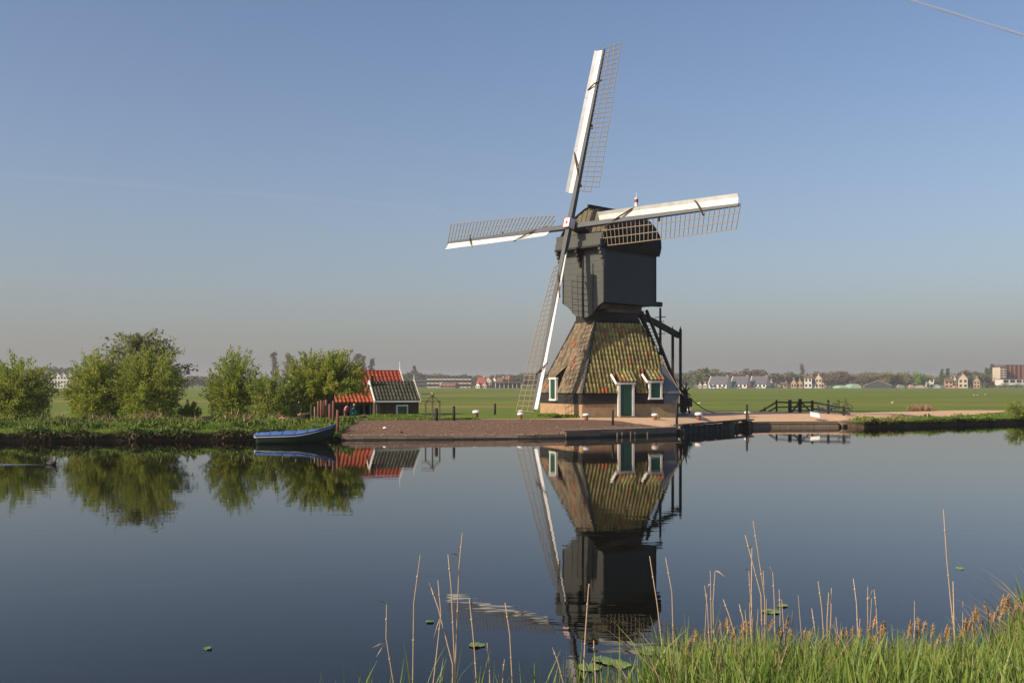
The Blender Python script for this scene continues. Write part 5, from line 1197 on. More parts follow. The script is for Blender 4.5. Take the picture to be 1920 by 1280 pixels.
# dry reed stalks: top to bottom photo points
reeds = [([(788,1040),(776,1130),(774,1285)], 'tall single dry reed standing left of the close reed bunch', [((773,1190),(768,1197))]),
 ([(867,998),(861,1060),(854,1250)], 'tallest dry reed of the bunch left of the mill reflection', [((861,1043),(844,1038))]),
 ([(840,1039),(846,1100),(853,1248)], 'straight dry reed with a split top in the left bunch', []),
 ([(805,1092),(822,1140),(849,1245)], 'dry reed leaning to the left in the left bunch', []),
 ([(821,1087),(827,1150),(820,1215),(812,1285)], 'thin crossing dry reed with a hanging leaf, left bunch', [((826,1155),(812,1198))]),
 ([(725,1132),(724,1195),(739,1285)], 'leftmost dry reed, its top bent sharply to the left', [((725,1132),(699,1125)), ((722,1206),(705,1232)), ((722,1206),(697,1214))]),
 ([(880,1121),(889,1210),(894,1285)], 'plain dry reed just right of the left bunch', []),
 ([(947,1129),(956,1190),(961,1285)], 'plain dry reed midway between left bunch and hub reflection', []),
 ([(1104,1094),(1098,1180),(1095,1240)], 'dry reed with a hooked tip right of the hub reflection', [((1104,1094),(1107,1102))]),
 ([(1218,1042),(1232,1130),(1246,1245)], 'dry reed at the right edge of the dark mill reflection', []),
 ([(1248,1045),(1260,1110),(1264,1250)], 'slightly curved dry reed just right of the mill reflection', []),
 ([(1332,1069),(1334,1190),(1334,1260)], 'thick dry reed in the pair with a bent leaf, left member', []),
 ([(1341,1069),(1337,1130),(1340,1250)], 'dry reed whose top leaf is bent to the right', [((1340,1069),(1360,1081))]),
 ([(1321,1097),(1327,1140),(1331,1240)], 'short dry reed leaning on the bent leaf pair', [((1327,1100),(1332,1094))]),
 ([(1412,976),(1422,1040),(1434,1120),(1435,1230)], 'tallest dry reed of the middle cluster on the near bank', []),
 ([(1397,1002),(1410,1050),(1427,1115),(1430,1220)], 'second tallest reed of the middle cluster, leaning left', []),
 ([(1410,1026),(1409,1100),(1411,1200)], 'upright reed in the heart of the middle cluster', [((1410,1024),(1406,1030))]),
 ([(1404,1069),(1408,1130),(1418,1210)], 'shorter reed at the left of the middle cluster', [((1404,1069),(1396,1068))]),
 ([(1431,1069),(1434,1130),(1433,1235)], 'thickest tan reed of the middle cluster', []),
 ([(1449,1072),(1452,1130),(1453,1210)], 'reed with a curled top right of the middle cluster', [((1449,1074),(1441,1080)), ((1443,1062),(1448,1074))]),
 ([(1461,1104),(1463,1150),(1462,1215)], 'short reed standing at the right of the middle cluster', []),
 ([(1356,1123),(1366,1150),(1380,1195)], 'slanting short reed between bent pair and middle cluster', []),
 ([(1386,1132),(1393,1160),(1398,1200)], 'thin short reed just left of the middle cluster', []),
 ([(1487,1142),(1485,1170),(1482,1215)], 'very short reed alone right of the middle cluster', []),
 ([(1522,1140),(1528,1180),(1534,1230)], 'short split reed left of the triple reeds', []),
 ([(1534,1089),(1541,1140),(1547,1225)], 'tallest of the three reeds right of centre', []),
 ([(1554,1110),(1551,1160),(1551,1230)], 'middle one of the three reeds right of centre', []),
 ([(1559,1102),(1558,1160),(1553,1225)], 'right one of the three reeds right of centre', []),
 ([(1600,1084),(1606,1130),(1609,1200)], 'single clean reed between the two right groups', []),
 ([(1627,1099),(1627,1150),(1628,1220)], 'left reed of the pair with a folded tip', []),
 ([(1639,1104),(1643,1140),(1646,1200)], 'right reed of the pair with a folded tip', [((1638,1103),(1632,1116)), ((1632,1116),(1625,1132))]),
 ([(1769,955),(1775,1045),(1782,1120),(1791,1200)], 'very tall single reed far right on the near bank', []),
 ([(1787,1089),(1788,1130),(1790,1200)], 'short reed beside the very tall single reed', []),
 ([(1036,1213),(1046,1240),(1058,1285)], 'short broken reed below the hub reflection', []),
 ([(913,1204),(917,1235),(919,1285)], 'short reed stump right of the left bunch', []),
 ([(1113,1200),(1115,1230),(1117,1285)], 'short pale reed stump beside the lily pads', []),
 ([(946,1235),(943,1260),(942,1290)], 'orange tinted reed stump at the bottom edge', [])]
for pts, lab, lv in reeds:
    Yr = float(yn(X(pts[-1][0], 7.6))) - .15 + rng.uniform(-.2, .1)
    w3 = [P(a, b, Yr + .10 * (i / 3)) for i, (a, b) in enumerate(reversed(pts))]
    zg = float(hn(w3[0].x, w3[0].y)); base = Vector((w3[0].x, w3[0].y, zg - .03))
    if w3[0].z > base.z: w3 = [base] + w3
    t = thing('reed_stalk', tuple(base), lab, 'reed', 'dry reed stalks on the near bank'); nn_ = len(w3)
    m = MB(); m.tube(w3, list(np.linspace(.0075, .0035, nn_)), 6); st2 = m.build('stem', M['dryreed'], t)
    m = MB()
    for a, b in zip(w3[:-1], w3[1:]): c_ = a.lerp(b, .55); dd = (b - a).normalized() * .008; m = MB(); m.tube([c_ - dd, c_ + dd], .0085, 6); m.build('node', M['dryreed'], st2)
    for a, b in lv:
        p0, p1 = P(*a, Yr + .1), P(*b, Yr + .02); s_ = Vector((0, .6, .6)) * .011; m = MB(); mid = p0.lerp(p1, .4) + Zv * .01
        m.add([p0, mid + s_, p1, mid - s_], [(0, 1, 2, 3)]); m.add([p0 + Vector((0, .002, 0)), mid - s_ + Vector((0, .002, 0)), p1 + Vector((0, .002, 0)), mid + s_ + Vector((0, .002, 0))], [(0, 1, 2, 3)]); m.build('dry_leaf', M['dryreed'], t)
for k in range(16):
    px = rng.choice([rng.uniform(1325, 1350), rng.uniform(1395, 1470), rng.uniform(1480, 1900)]); Yr = float(yn(X(px, 8.6))) - rng.uniform(.1, .5); yt = rng.uniform(1105, 1165); top = P(px, yt, Yr); bx = top.x + rng.normal(0, .05); zg = float(hn(bx, Yr)); base = Vector((bx, Yr + .05, zg - .03))
    m = MB(); m.tube([base, base.lerp(top, .5) + Vector((rng.normal(0, .015), 0, 0)), top], [.0045, .004, .002], 5); whole('reed_stalk', m, M['dryreed'], tuple(base), 'thin short dry reed standing among the green shoots at lower right', 'reed', 'thin short dry reeds among the shoots')
# lily pads
for px, py, wpx, lab in ((1105, 1252, 46, 'lily pad at the left of the floating pad cluster'), (1150, 1243, 40, 'middle lily pad of the floating cluster, overlapping its neighbour'), (1166, 1248, 36, 'lily pad at the right of the floating pad cluster'), (1128, 1237, 38, 'half sunken lily pad at the back of the floating cluster'),
                         (1232, 1222, 66, 'large lily pad beside the grass at the end of the sail reflection'), (894, 1210, 30, 'small lily pad right of the left reed bunch'), (1446, 1147, 34, 'lily pad seen behind the middle reed cluster, nearer one'), (1467, 1136, 18, 'tiny lily pad behind the middle reed cluster'),
                         (1800, 1066, 14, 'faint lily pad right of the very tall single reed'), (390, 1216, 15, 'faint lily pad on the empty water at bottom left'), (806, 1166, 15, 'tiny lily pad left of the reed bunch')):
    Yp = EYE * F / (py - HZ); r_ = wpx / 2 * Yp / F; m = MB(); c = Vector((X(px, Yp), Yp, .012)); vs = [c + Vector((0, 0, .004))]; a0 = rng.uniform(0, 6.28)
    for k in range(22):
        a = a0 + .12 + (2 * math.pi - .24) * k / 21; rr = r_ * (1 + .05 * math.sin(a * 3 + a0)); vs.append(c + Vector((math.cos(a) * rr, math.sin(a) * rr * 1.05, rng.uniform(-.004, .014))))
    nb = len(vs); vs += [v - Zv * .006 for v in vs]; fs = [(0, k, k + 1) for k in range(1, nb - 1)] + [(nb, nb + k + 1, nb + k) for k in range(1, nb - 1)] + [(k, nb + k, nb + k + 1, k + 1) for k in range(1, nb - 1)]
    m.add(vs, fs); whole('lily_pad', m, M['lily'], tuple(c), lab, 'lily pad', 'lily pads on the canal')

# ================================================================== FAR EDGE OF THE MEADOW
def crown_mesh(name, kind, seed, nl=520):
    r_ = np.random.default_rng(seed); P_ = []; 
    if kind == 'round':
        cs = [(r_.normal(0, .17), r_.normal(0, .17), r_.uniform(.22, .80), r_.uniform(.12, .2)) for _ in range(15)]
    elif kind == 'poplar':
        cs = [(r_.normal(0, .025), r_.normal(0, .025), z, .085 * (1.15 - z) + .02) for z in np.linspace(.12, .95, 12)]
    else:
        cs = [(r_.uniform(-.6, .6), r_.normal(0, .2), r_.uniform(.25, .8), r_.uniform(.16, .28)) for _ in range(12)]
    for _ in range(nl):
        c = cs[r_.integers(len(cs))]; d = r_.normal(size=3); d /= np.linalg.norm(d); P_.append(np.array(c[:3]) + d * c[3] * r_.uniform(.5, 1.1))
    P_ = np.array(P_); Dn = unit(r_.normal(size=(nl, 3)) + np.array([0, 0, .4])); ln = r_.uniform(.05, .11, nl) * (1 if kind != 'poplar' else .8)
    s = unit(np.cross(Dn, unit(r_.normal(size=(nl, 3))))); m_ = P_ + Dn * (ln * .5)[:, None]
    V = np.stack([P_, m_ + s * (ln * .4)[:, None], P_ + Dn * ln[:, None], m_ - s * (ln * .4)[:, None]], 1).reshape(-1, 3)
    return bigmesh(name, V, np.arange(4 * nl).reshape(-1, 4), L['far'])
CR = {k: [crown_mesh('crown', k, 10 * i + s, 900 if k == 'round' else 480) for s in range(3)] for i, k in enumerate(('round', 'poplar', 'bush'))}
tm = MB(); tm.tube([(0, 0, -.02), (0, 0, .4), (.01, 0, .7)], [.022, .016, .006], 6); tm = tm.mesh('trunk', M['bark'])
FAR_N = 0
def fartree(px, yt, yb, kind, lm, Y=None, wf=1.0, label=None, cat='tree', group=None, name=None):
    global FAR_N; FAR_N += 1
    Y = Y or 900 + rng.uniform(-10, 60); z0 = 1.02; zt = EYE + (HZ - yt) * Y / F; h = zt - z0
    marks = [(60, 'at the far left edge of the frame'), (150, 'behind the white row houses between the first willows'), (230, 'behind the second willow'), (340, 'behind the big tall tree'), (400, 'in the gap right of the big tall tree'), (480, 'behind the fourth willow'), (560, 'behind the pale willow bush'), (690, 'behind the willows at the red roof'), (760, 'behind the red roofed house'),
             (800, 'above the left wing of the far apartments'), (885, 'behind the long apartment block'), (930, 'behind the crimson roofed house'), (980, 'behind the open shed with white posts'), (1060, 'behind the lower sail'), (1270, 'hidden behind the tiled windmill base'), (1330, 'just right of the tail struts'), (1372, 'behind the first white gabled house right of the windmill'), (1408, 'behind the middle white gabled house'), (1445, 'behind the third white gabled house'),
             (1500, 'above the low tan houses'), (1545, 'behind the tall cream house right of the lone poplar'), (1600, 'above the mint green tunnels'), (1680, 'behind the dark barn'), (1715, 'between barn and bright green tree'), (1760, 'behind the white and brick house'), (1795, 'by the two slim poplars'), (1840, 'behind the cream gabled house'), (1880, 'left of the tower block'), (9999, 'at the tower block on the right edge')]
    side = next(t_ for lim, t_ in marks if px < lim)
    nm = name or {'round': 'far_tree', 'poplar': 'poplar_tree', 'bush': 'far_bush'}[kind]
    colw = {'far': 'green', 'farolive': 'olive', 'farbrown': 'brown bare', 'fardark': 'dark', 'fargreen': 'bright green'}[lm]
    lab = label or {'round': f'distant {colw} tree {side}', 'poplar': f'distant slender {colw} poplar {side}', 'bush': f'distant low {colw} bush {side}'}[kind]
    group = group or {'round': 'trees in the belt beyond the meadow', 'poplar': 'slender poplars above the tree belt', 'bush': 'bushes along the far edge of the meadow'}[kind]
    t = thing(nm, (X(px, Y), Y, z0), lab, 'bush' if kind == 'bush' else cat, group)
    t.rotation_euler.z = rng.uniform(0, 6.28); t.scale = (h * wf, h * wf, h)
    c = bpy.data.objects.new('crown', CR[kind][rng.integers(3)]); sc.collection.objects.link(c); c.parent = t; c.material_slots[0].link = 'OBJECT'; c.material_slots[0].material = L[lm]
    if kind != 'bush': k_ = bpy.data.objects.new('trunk', tm); sc.collection.objects.link(k_); k_.parent = t
sky_pts = [(-150, 690), (60, 690), (85, 683), (120, 684), (145, 690), (190, 700), (340, 703), (400, 700), (470, 704), (560, 703), (690, 699), (740, 698), (776, 689), (790, 698), (812, 695), (850, 703), (880, 699), (905, 701), (935, 697), (960, 699), (985, 697), (1010, 694), (1100, 696), (1230, 697), (1285, 694), (1322, 686), (1350, 698), (1370, 694), (1420, 687), (1445, 695), (1480, 695), (1505, 697), (1540, 694), (1580, 692), (1610, 697), (1650, 694), (1690, 695), (1710, 702), (1760, 702), (1790, 698), (1820, 691), (1840, 696), (1870, 704), (2050, 702)]
sx_, sy_ = zip(*sky_pts)
px = -150
while px < 2060:
    yt = float(np.interp(px, sx_, sy_)) + rng.uniform(-1, 4)
    lm = rng.choice(['far', 'farolive', 'farbrown', 'fardark'], p=[.33, .3, .2, .17])
    if 1540 < px < 1710: lm = rng.choice(['farolive', 'farbrown', 'farolive'])
    if px < 160 or 690 < px < 800: lm = rng.choice(['fardark', 'farbrown'])
    fartree(px, yt, 727, 'round', lm, wf=rng.uniform(1.1, 1.6) * (1.2 if 1305 < px < 1335 or 1405 < px < 1432 else 1)); px += rng.uniform(7.5, 12.5) if not 1535 < px < 1700 else rng.uniform(5, 8)
for px, yt in ((514, 660), (541, 662), (546, 668), (628, 662), (668, 665), (673, 664), (681, 668), (698, 672), (1503, 682), (1766, 692), (1777, 691), (1849, 689), (1860, 683), (777, 686), (1852, 692)):
    fartree(px, yt, 727, 'poplar', 'farbrown' if px < 1000 or px == 1503 else 'fardark', wf=1.25 if px > 1700 else 1.05, label={514: 'tallest brown poplar, alone above the pale willow bush', 541: 'brown poplar left of the red roofed house, left one of a close pair', 546: 'brown poplar left of the red roofed house, shorter one of the pair', 628: 'poplar top showing above the willows at the red roof',
    668: 'brown poplar right above the red roof willow, first of three', 673: 'brown poplar right above the red roof willow, second of three', 681: 'brown poplar right above the red roof willow, third of three', 698: 'broad brown poplar above the red roof ridge', 1503: 'lone brown poplar above the low tan houses', 1766: 'left one of two slim dark poplars by the low brown house', 1777: 'right one of two slim dark poplars by the low brown house',
    1849: 'middle dark poplar left of the tower block', 1860: 'tallest dark poplar next to the tower block', 777: 'thin pointed tree above the left apartment wing', 1852: 'small poplar squeezed between the two dark ones by the tower block'}[px])
fartree(1722, 696, 727, 'round', 'fargreen', Y=840, wf=1.35, label='bright fresh green round tree right of the dark barn', group='single bright tree'); fartree(1730, 700, 727, 'round', 'fargreen', Y=846, wf=1.2, label='smaller bright green tree overlapping its round neighbour by the barn', group='single bright tree')
for px, yt in ((1322, 685), (1420, 686), (1818, 690), (1824, 693)): fartree(px, yt, 727, 'round', 'farbrown', Y=905, wf=1.5)
px = -140
while px < 2050:
    fartree(px, rng.uniform(716.5, 722), 727, 'bush', rng.choice(['far', 'farolive', 'fardark']), Y=868 + rng.uniform(-4, 6), wf=rng.uniform(1.3, 2.4)); px += rng.uniform(14, 26)

FW = {'cream': mat('far_cream_wall', (.62, .52, .40), (.52, .44, .34)), 'white': mat('far_white_wall', (.72, .69, .64), (.6, .57, .52)), 'brick': mat('far_brick_wall', (.30, .15, .10), (.24, .12, .085)), 'grey': mat('far_grey_wall', (.16, .16, .17)), 'tanb': mat('far_tan_wall', (.50, .33, .22), (.42, .27, .18))}
FR = {'dark': mat('far_dark_roof', (.055, .055, .06), (.075, .07, .07)), 'red': mat('far_red_roof', (.30, .05, .04), (.24, .045, .035)), 'orange': mat('far_orange_roof', (.34, .12, .05)), 'brown': mat('far_brown_roof', (.16, .10, .07)), 'slate': mat('far_slate_roof', (.12, .12, .135))}
def fhouse(px0, px1, ye, yr, wall, roof, label, Y=850, yaw=-28, depth=None, axis='along', yb=727.3, win=(3, 1), chimney=True, cat='house', name='far_house', group=None, trim=None):
    """axis 'along': ridge runs across the picture; 'front': gable faces the camera"""
    s = Y / F; w_ = (px1 - px0) * s; z0 = EYE + (HZ - yb) * s; ze = EYE + (HZ - ye) * s; zr = EYE + (HZ - yr) * s; dp = depth or w_ * .8
    a = R(yaw); ux = Vector((math.cos(a), math.sin(a), 0)); uy = Vector((-math.sin(a), math.cos(a), 0)); wl = w_ / (abs(math.cos(a)) + abs(math.sin(a)) * dp / w_) if True else w_
    dp2 = dp * wl / w_; c = Vector((X((px0 + px1) / 2, Y), Y, 0)); t = thing(name, (c.x, c.y, z0), label, cat, group)
    def Q(u, v, z): return c + ux * u + uy * v + Zv * z
    m = MB(); hw2, hd = wl / 2, dp2 / 2; R3 = Matrix(((ux.x, uy.x, 0), (ux.y, uy.y, 0), (0, 0, 1)))
    m.box(Q(0, 0, (z0 - 1 + ze) / 2), (wl, dp2, ze - z0 + 1), R3)
    if axis == 'along': m.prism([Q(-hw2 + .02, -hd, ze - .01), Q(-hw2 + .02, hd, ze - .01), Q(-hw2 + .02, 0, zr - .15)], ux * (wl - .04))
    else: m.prism([Q(-hw2, -hd + .02, ze - .01), Q(hw2, -hd + .02, ze - .01), Q(0, -hd + .02, zr - .15)], uy * (dp2 - .04))
    m.build('wall', wall, t); m = MB(); o_ = .45
    if axis == 'along':
        for sgn in (-1, 1): m.prism([Q(-hw2 - o_ * .3, sgn * (hd + o_), ze - .3), Q(-hw2 - o_ * .3, 0, zr), Q(-hw2 - o_ * .3, 0, zr - .25), Q(-hw2 - o_ * .3, sgn * (hd + o_), ze - .55)], ux * (wl + o_ * .6))
    else:
        for sgn in (-1, 1): m.prism([Q(sgn * (hw2 + o_), -hd - o_ * .3, ze - .3), Q(0, -hd - o_ * .3, zr), Q(0, -hd - o_ * .3, zr - .25), Q(sgn * (hw2 + o_), -hd - o_ * .3, ze - .55)], uy * (dp2 + o_ * .6))
    rf = m.build('roof', roof, t)
    if chimney: m = MB(); m.box(Q(hw2 * .8 if axis == 'along' else 0, 0 if axis == 'along' else 0, zr + .3), (.9, .9, 1.4), R3); m.build('chimney', FW['tanb'], rf)
    if trim is not None:
        for sgn in (-1, 1):
            m = MB()
            if axis == 'along': m.beam(Q(-hw2 - .3, sgn * (hd + o_), ze - .4), Q(-hw2 - .3, 0, zr + .1), .2, .6, up=ux)
            else: m.beam(Q(sgn * (hw2 + o_), -hd - .3, ze - .4), Q(0, -hd - .3, zr + .1), .2, .6, up=uy)
            m.build('gable_board', trim, t)
    nx_, nr = win; fh = (ze - z0) / max(nr, 1)
    for r in range(nr):
        for k in range(nx_):
            u = -hw2 + wl * (k + .5) / nx_; zc = z0 + fh * (r + .52); m = MB(); m.box(Q(u, -hd - .04, zc), (wl / nx_ * .5, .14, fh * .5), R3); wn = m.build('window', M['glassdk'], t)
        m = MB(); m.box(Q(-hw2 - .04, 0, z0 + fh * (r + .52)), (.14, dp2 * .3, fh * .45), R3); m.build('window', M['glassdk'], t)
    return t
W = FW; Rf = FR
fhouse(72, 89, 700, 697, W['cream'], Rf['slate'], 'cream far house at the left, half hidden by willow branches', win=(2, 3), yaw=0)
for k, (a, b) in enumerate(((96, 107), (107, 118), (118, 129), (129, 141))):
    fhouse(a, b, 705, 698, W['white'], Rf['dark'], ['first from the left', 'second from the left', 'third from the left', 'last on the right'][k] + ' of four white gabled far houses seen between willows', axis='front', yaw=0, depth=10, win=(2, 3), chimney=False, trim=W['white'], group='white gabled row houses far left')
def block(px0, px1, yt, yb, floors, nx, wall, band, label, Y=870, dp=14, name='apartment_block', stripes=False):
    s = Y / F; z0 = EYE + (HZ - yb) * s; zt = EYE + (HZ - yt) * s; x0, x1 = X(px0, Y), X(px1, Y); t = thing(name, ((x0 + x1) / 2, Y, z0), label, 'building')
    m = MB(); m.box(((x0 + x1) / 2, Y + dp / 2, (z0 - 1 + zt) / 2), (x1 - x0, dp, zt - z0 + 1)); m.build('wall', wall, t)
    m = MB(); m.box(((x0 + x1) / 2, Y + dp / 2, zt + .25), (x1 - x0 + .8, dp + .8, .4)); m.build('roof', Rf['slate'], t); fh = (zt - z0) / floors; cw = (x1 - x0) / nx
    if stripes:
        for k in range(nx):
            m = MB(); m.box((x0 + cw * (k + 1), Y - .3, (z0 + zt) / 2), (cw * .30, .6, zt - z0 - .4)); m.build('pilaster', band, t)
    for r in range(floors):
        for k in range(nx):
            m = MB(); m.box((x0 + cw * (k + .5), Y - .1, z0 + fh * (r + .62)), (cw * .72, .25, fh * .5)); m.build('window', M['glassdk'], t)
            if floors < 4 and floors > 1: m = MB(); m.box((x0 + cw * (k + .5), Y - .7, z0 + fh * (r + .18)), (cw * .86, 1.3, fh * .36)); m.build('balcony', band, t)
    return t
t = block(800, 884, 705, 727, 3, 11, W['grey'], W['cream'], 'long low apartment block with cream balconies far behind the shed')
t = block(772, 799, 708, 727, 3, 3, W['grey'], W['grey'], 'grey apartment wing at the left end of the long far block', Y=880)
fhouse(826, 860, 722, 716, W['brick'], Rf['brown'], 'long low brown roofed barn before the apartment block', yaw=-12, depth=14, win=(4, 1), chimney=False, trim=W['cream'], Y=845)
fhouse(893, 913, 717, 707, W['white'], Rf['red'], 'far white house with a crimson roof left of the lower sail', win=(2, 2))
fhouse(909, 923, 713, 706, W['cream'], Rf['brown'], 'far cream house just right of the crimson roof', Y=860, axis='front', yaw=-10)
fhouse(923, 934, 714, 706, W['white'], Rf['red'], 'narrow far house with a dark red roof, white gable', Y=862, axis='front')
fhouse(892, 903, 722, 717, W['white'], Rf['brown'], 'small low white far house in front of the crimson roof', Y=843, axis='front', win=(2, 1))
fhouse(904, 916, 722, 716, W['tanb'], Rf['orange'], 'small tan far house with orange roof right of the low white one', Y=843, axis='front', win=(2, 1))
fhouse(930, 948, 714, 707, W['brick'], Rf['brown'], 'far brown roofed brick house behind the open shed', Y=860, win=(3, 1))
fhouse(946, 957, 714, 706, W['tanb'], Rf['orange'], 'far orange red roofed house behind the open shed', Y=862, win=(2, 1))
fhouse(1440, 1453, 720, 712, W['cream'], Rf['orange'], 'small cream far house right of the dark roofed row', axis='front', win=(2, 1))
# open shed with white posts
Y = 846; s = Y / F; x0, x1 = X(929, Y), X(977, Y); t = thing('open_shed', ((x0 + x1) / 2, Y, 1.0), 'dark open shed with white posts at the meadow edge left of the lower sail', 'shed')
m = MB(); m.box(((x0 + x1) / 2, Y + 5, 3.0), (x1 - x0, 6, 4.4)); m.build('wall', M['black'], t); m = MB(); m.box(((x0 + x1) / 2, Y + 3, 6.1), (x1 - x0 + 1, 10, .9)); m.build('roof', Rf['brown'], t)
for k in range(7): m = MB(); m.box((x0 + (x1 - x0) * k / 6, Y - .2, 3.2), (.5, .4, 4.9)); m.build('post', W['white'], t)
# dark roofed white gabled houses
for k, (a, b) in enumerate(((1329, 1372), (1371, 1408), (1407, 1444))):
    fhouse(a, b, 719.0, 705.0, W['white'], Rf['slate'], ['white gabled far house with big dark roof, nearest the windmill', 'white gabled far house with big dark roof, middle of three', 'white gabled far house with big dark roof, rightmost of three'][k], yaw=-38, depth=(b - a) * s * .62, win=(4, 1), trim=W['white'], Y=845, group='white gabled far houses with dark roofs')
for a, b, ye, yr, wl_, rf_, ax, lab in ((1309, 1316, 721, 718, 'white', 'brown', 'front', 'tiny white far house beside the winch, left one'), (1318, 1326, 721, 717, 'white', 'orange', 'front', 'tiny white far house beside the winch, right one'),
    (1462, 1476, 720, 716, 'tanb', 'brown', 'along', 'low tan far house below the tall far poplar'), (1482, 1494, 718, 710, 'tanb', 'brown', 'front', 'tan gabled far house right of the low tan one'), (1494, 1505, 718, 711, 'tanb', 'slate', 'front', 'tan gabled far house with slate roof beside the poplar'),
    (1507, 1523, 708, 704, 'white', 'brown', 'along', 'pale far house showing above the roofs by the poplar'), (1520, 1530, 719, 712, 'white', 'dark', 'along', 'white fronted far house with black roof by olive trees'), (1528, 1541, 709, 701, 'cream', 'brown', 'front', 'tall cream far house against the olive trees'), (1533, 1546, 719, 713, 'tanb', 'orange', 'front', 'low tan far house at the foot of the olive trees'),
    (1734, 1751, 709, 703, 'white', 'brown', 'along', 'white and brick far house right of the bright green tree'), (1770, 1786, 714, 708, 'tanb', 'brown', 'along', 'low brown far house between the two slim poplars'), (1786, 1793, 711, 705, 'cream', 'brown', 'front', 'narrow pale far house left of the cream gambrel one'),
    (1795, 1814, 710, 700, 'cream', 'slate', 'front', 'large cream gabled far house under the brown domed tree'), (1824, 1837, 714, 706, 'tanb', 'slate', 'front', 'tan far house with grey roof left of the dark poplars')):
    fhouse(a, b, ye, yr, W[wl_], Rf[rf_], lab, axis=ax, yaw=-15, win=(2, 2 if ye < 715 else 1), Y=858)
# barn
fhouse(1618, 1679, 722.0, 712.8, M['darkgrey'], Rf['dark'], 'wide dark barn with a pale edged low gable right of the greenhouses', axis='front', yaw=-26, depth=22, Y=838, win=(0, 0), chimney=False, cat='barn', name='barn', trim=W['cream'])
# greenhouses
for a, b, yt, lab in ((1573, 1589, 722.2, 'small mint green plastic tunnel left of the larger one'), (1594, 1616, 719.5, 'larger mint green plastic tunnel beside the dark barn')):
    Y = 836; s = Y / F; x0, x1 = X(a, Y), X(b, Y); h = EYE + (HZ - yt) * s - 1.0; r_ = (x1 - x0) / 2; t = thing('greenhouse_tunnel', ((x0 + x1) / 2, Y, 1.0), lab, 'greenhouse', 'mint green tunnels'); mint = mat('mint_plastic', (.34, .50, .36), (.28, .44, .31), rough=.5)
    arc = [((x0 + x1) / 2 + math.cos(q_) * r_, Y, 1.0 + math.sin(q_) * h) for q_ in np.linspace(0, math.pi, 11)]; m = MB(); m.prism(arc, (0, 16, 0)); m.build('cover', mint, t)
    for k in range(5):
        m = MB(); xx = x0 + (x1 - x0) * (k + 1) / 6; zz_ = 1.0 + h * math.sqrt(max(0, 1 - ((xx - (x0 + x1) / 2) / r_) ** 2)); m.beam((xx, Y - .12, .9), (xx, Y - .12, zz_), .15, .15); m.build('rib', W['white'], t)
# tower block and low hall on the right
t = block(1886, 1990, 684.5, 712, 9, 13, mat('far_redbrown_wall', (.23, .085, .06), (.19, .075, .055)), mat('far_orange_band', (.36, .15, .08)), 'brown red tower block cut by the right edge of the frame', Y=900, dp=20, name='tower_block', stripes=True)
t = block(1875, 1887, 688, 716, 6, 2, W['cream'], W['white'], 'cream wing at the left of the brown red tower block', Y=892)
t = block(1880, 1990, 711, 720, 1, 9, W['white'], W['brick'], 'long low white hall in front of the tower block', Y=876, name='low_hall')
# vehicles and tents on the far yards
def fcar(px, yb_, colr, label, ln=4.4, h=1.5, name='far_car', cat='car', Y=836):
    c = Vector((X(px, Y), Y, 1.02)); t = thing(name, tuple(c), label, cat); m = MB(); cm = mat('car_paint', colr, rough=.35)
    m.prism([c + Vector((x_ * ln / 2, -.85, z_ * h)) for x_, z_ in ((-1, .25), (-1, .6), (-.62, .66), (-.38, 1), (.35, 1), (.62, .66), (1, .58), (1, .25))], (0, 1.7, 0)); m.build('body', cm, t)
    m = MB(); m.prism([c + Vector((x_ * ln / 2, -.87, z_ * h)) for x_, z_ in ((-.52, .68), (-.35, .94), (.32, .94), (.52, .68))], (0, 1.74, 0)); m.build('window', M['glassdk'], t)
    for sx2 in (-.6, .6):
        m = MB(); m.tube([c + Vector((sx2 * ln / 2, -.88, .33)), c + Vector((sx2 * ln / 2, .88, .33))], .33, 10); m.build('wheel', M['black'], t)
fcar(1338, 727, (.05, .13, .36), 'blue far van parked below the nearest white gabled house', 5.2, 2.4, 'far_van', 'van'); fcar(1407, 727, (.5, .06, .03), 'red far car parked between the white gabled houses'); fcar(1387, 727, (.08, .09, .12), 'dark far car parked below the middle white gabled house')
fcar(1424, 727, (.3, .34, .4), 'grey blue far car parked below the rightmost dark roofed house'); fcar(1440, 727, (.07, .09, .16), 'dark blue far car at the right end of the house row'); fcar(1352, 727, (.32, .36, .34), 'pale green far car beside the blue van')
fcar(1667, 727, (.75, .72, .68), 'white far van parked at the right end of the barn', 5.4, 2.6, 'far_van', 'van'); fcar(1625, 727, (.7, .28, .1), 'orange far tractor shed vehicle before the barn', 4.4, 2.2, 'far_van', 'van'); fcar(1641, 727, (.6, .45, .42), 'pale pink far van standing before the barn', 4.6, 2.0, 'far_van', 'van')
for px, ln, h, c_, lab in ((1689, 5, 3.0, (.30, .32, .28), 'grey green far tent right of the barn'), (1710, 3.6, 3.0, (.50, .32, .24), 'tan far tent below the bright green tree'), (1727, 9, 2.6, (.55, .5, .46), 'pale long far tent below the bright green tree'), (1757, 6, 2.8, (.6, .55, .52), 'white far tent left of the low brown house'), (1768, 4, 2.4, (.2, .2, .21), 'dark far tent beside the white one'), (1793, 3, 2.0, (.6, .25, .2), 'pink far tent alone at the meadow edge')):
    Y = 838; c = Vector((X(px, Y), Y, 1.0)); m = MB(); m.prism([c + Vector((x_ * ln / 2, 0, z_ * h)) for x_, z_ in ((-1, 0), (-.9, .55), (-.3, 1), (.4, .95), (.92, .5), (1, 0))], (0, 4, 0)); whole('far_tent', m, mat('tent_cloth', c_), tuple(c), lab, 'tent')
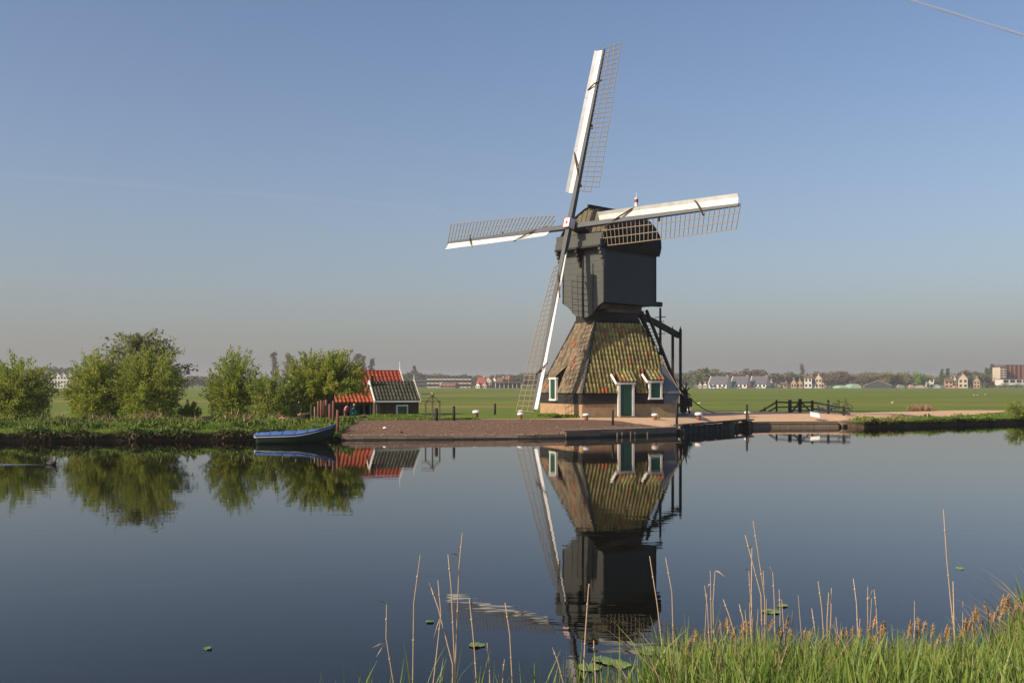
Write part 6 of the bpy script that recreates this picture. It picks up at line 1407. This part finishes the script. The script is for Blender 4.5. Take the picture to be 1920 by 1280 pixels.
# white birds and specks on the meadow
for px, py in ((1311, 757), (1673, 756), (1826, 741), (1833, 741), (1847, 740)):
    g = G(px, py); s = g.y / F; m = MB(); c = Vector((g.x, g.y, g.z + .05)); m.tube([c + Vector((-.2, 0, .02)), c + Vector((-.07, 0, .06)), c + Vector((.05, 0, .07)), c + Vector((.12, 0, .12)), c + Vector((.17, 0, .16)), c + Vector((.23, 0, .16))], [.01, .07, .07, .035, .035, .008], 8); m.tube([c - Zv * .15, c + Zv * .05], .02, 4)
    whole('white_bird', m, M['white'], tuple(g), 'small white bird resting on the meadow grass right of the windmill', 'bird', 'white birds on the meadow')

# ================================================================== CONTRAILS, HAZE
def contrail(a, b, Y, rad, dens, label):
    m_ = bpy.data.materials.new('ice_trail'); m_.use_nodes = True; n_ = m_.node_tree; n_.nodes.clear(); ou = n_.nodes.new('ShaderNodeOutputMaterial'); pv = n_.nodes.new('ShaderNodeVolumePrincipled')
    pv.inputs['Color'].default_value = (1, 1, 1, 1); pv.inputs['Density'].default_value = dens; n_.links.new(pv.outputs[0], ou.inputs['Volume'])
    p0, p1 = P(*a, Y), P(*b, Y * 1.1); m = MB(); m.tube([p0.lerp(p1, k / 12) for k in range(13)], [rad * (1 + .15 * math.sin(k * 1.7)) for k in range(13)], 16); whole('contrail', m, m_, tuple(p0), label, 'contrail', kind='stuff')
contrail((1640, -20), (2000, 92), 22000, 34, .010, 'thin white aircraft trail crossing the top right corner of the sky')
contrail((-100, 318), (820, 392), 24000, 90, .00022, 'faint spreading aircraft trail low in the left half of the sky')
HAZE = 0.00026
if HAZE:
    m_ = bpy.data.materials.new('haze'); m_.use_nodes = True; n_ = m_.node_tree; n_.nodes.clear(); ou = n_.nodes.new('ShaderNodeOutputMaterial'); pv = n_.nodes.new('ShaderNodeVolumePrincipled')
    pv.inputs['Color'].default_value = (.90, .90, .90, 1); pv.inputs['Density'].default_value = HAZE; pv.inputs['Anisotropy'].default_value = .2; n_.links.new(pv.outputs[0], ou.inputs['Volume'])
    me = MB(); me.box((0, 3600, 14.9), (13000, 8000, 36.8)); o = me.build('haze', m_); tag(o, kind='stuff')
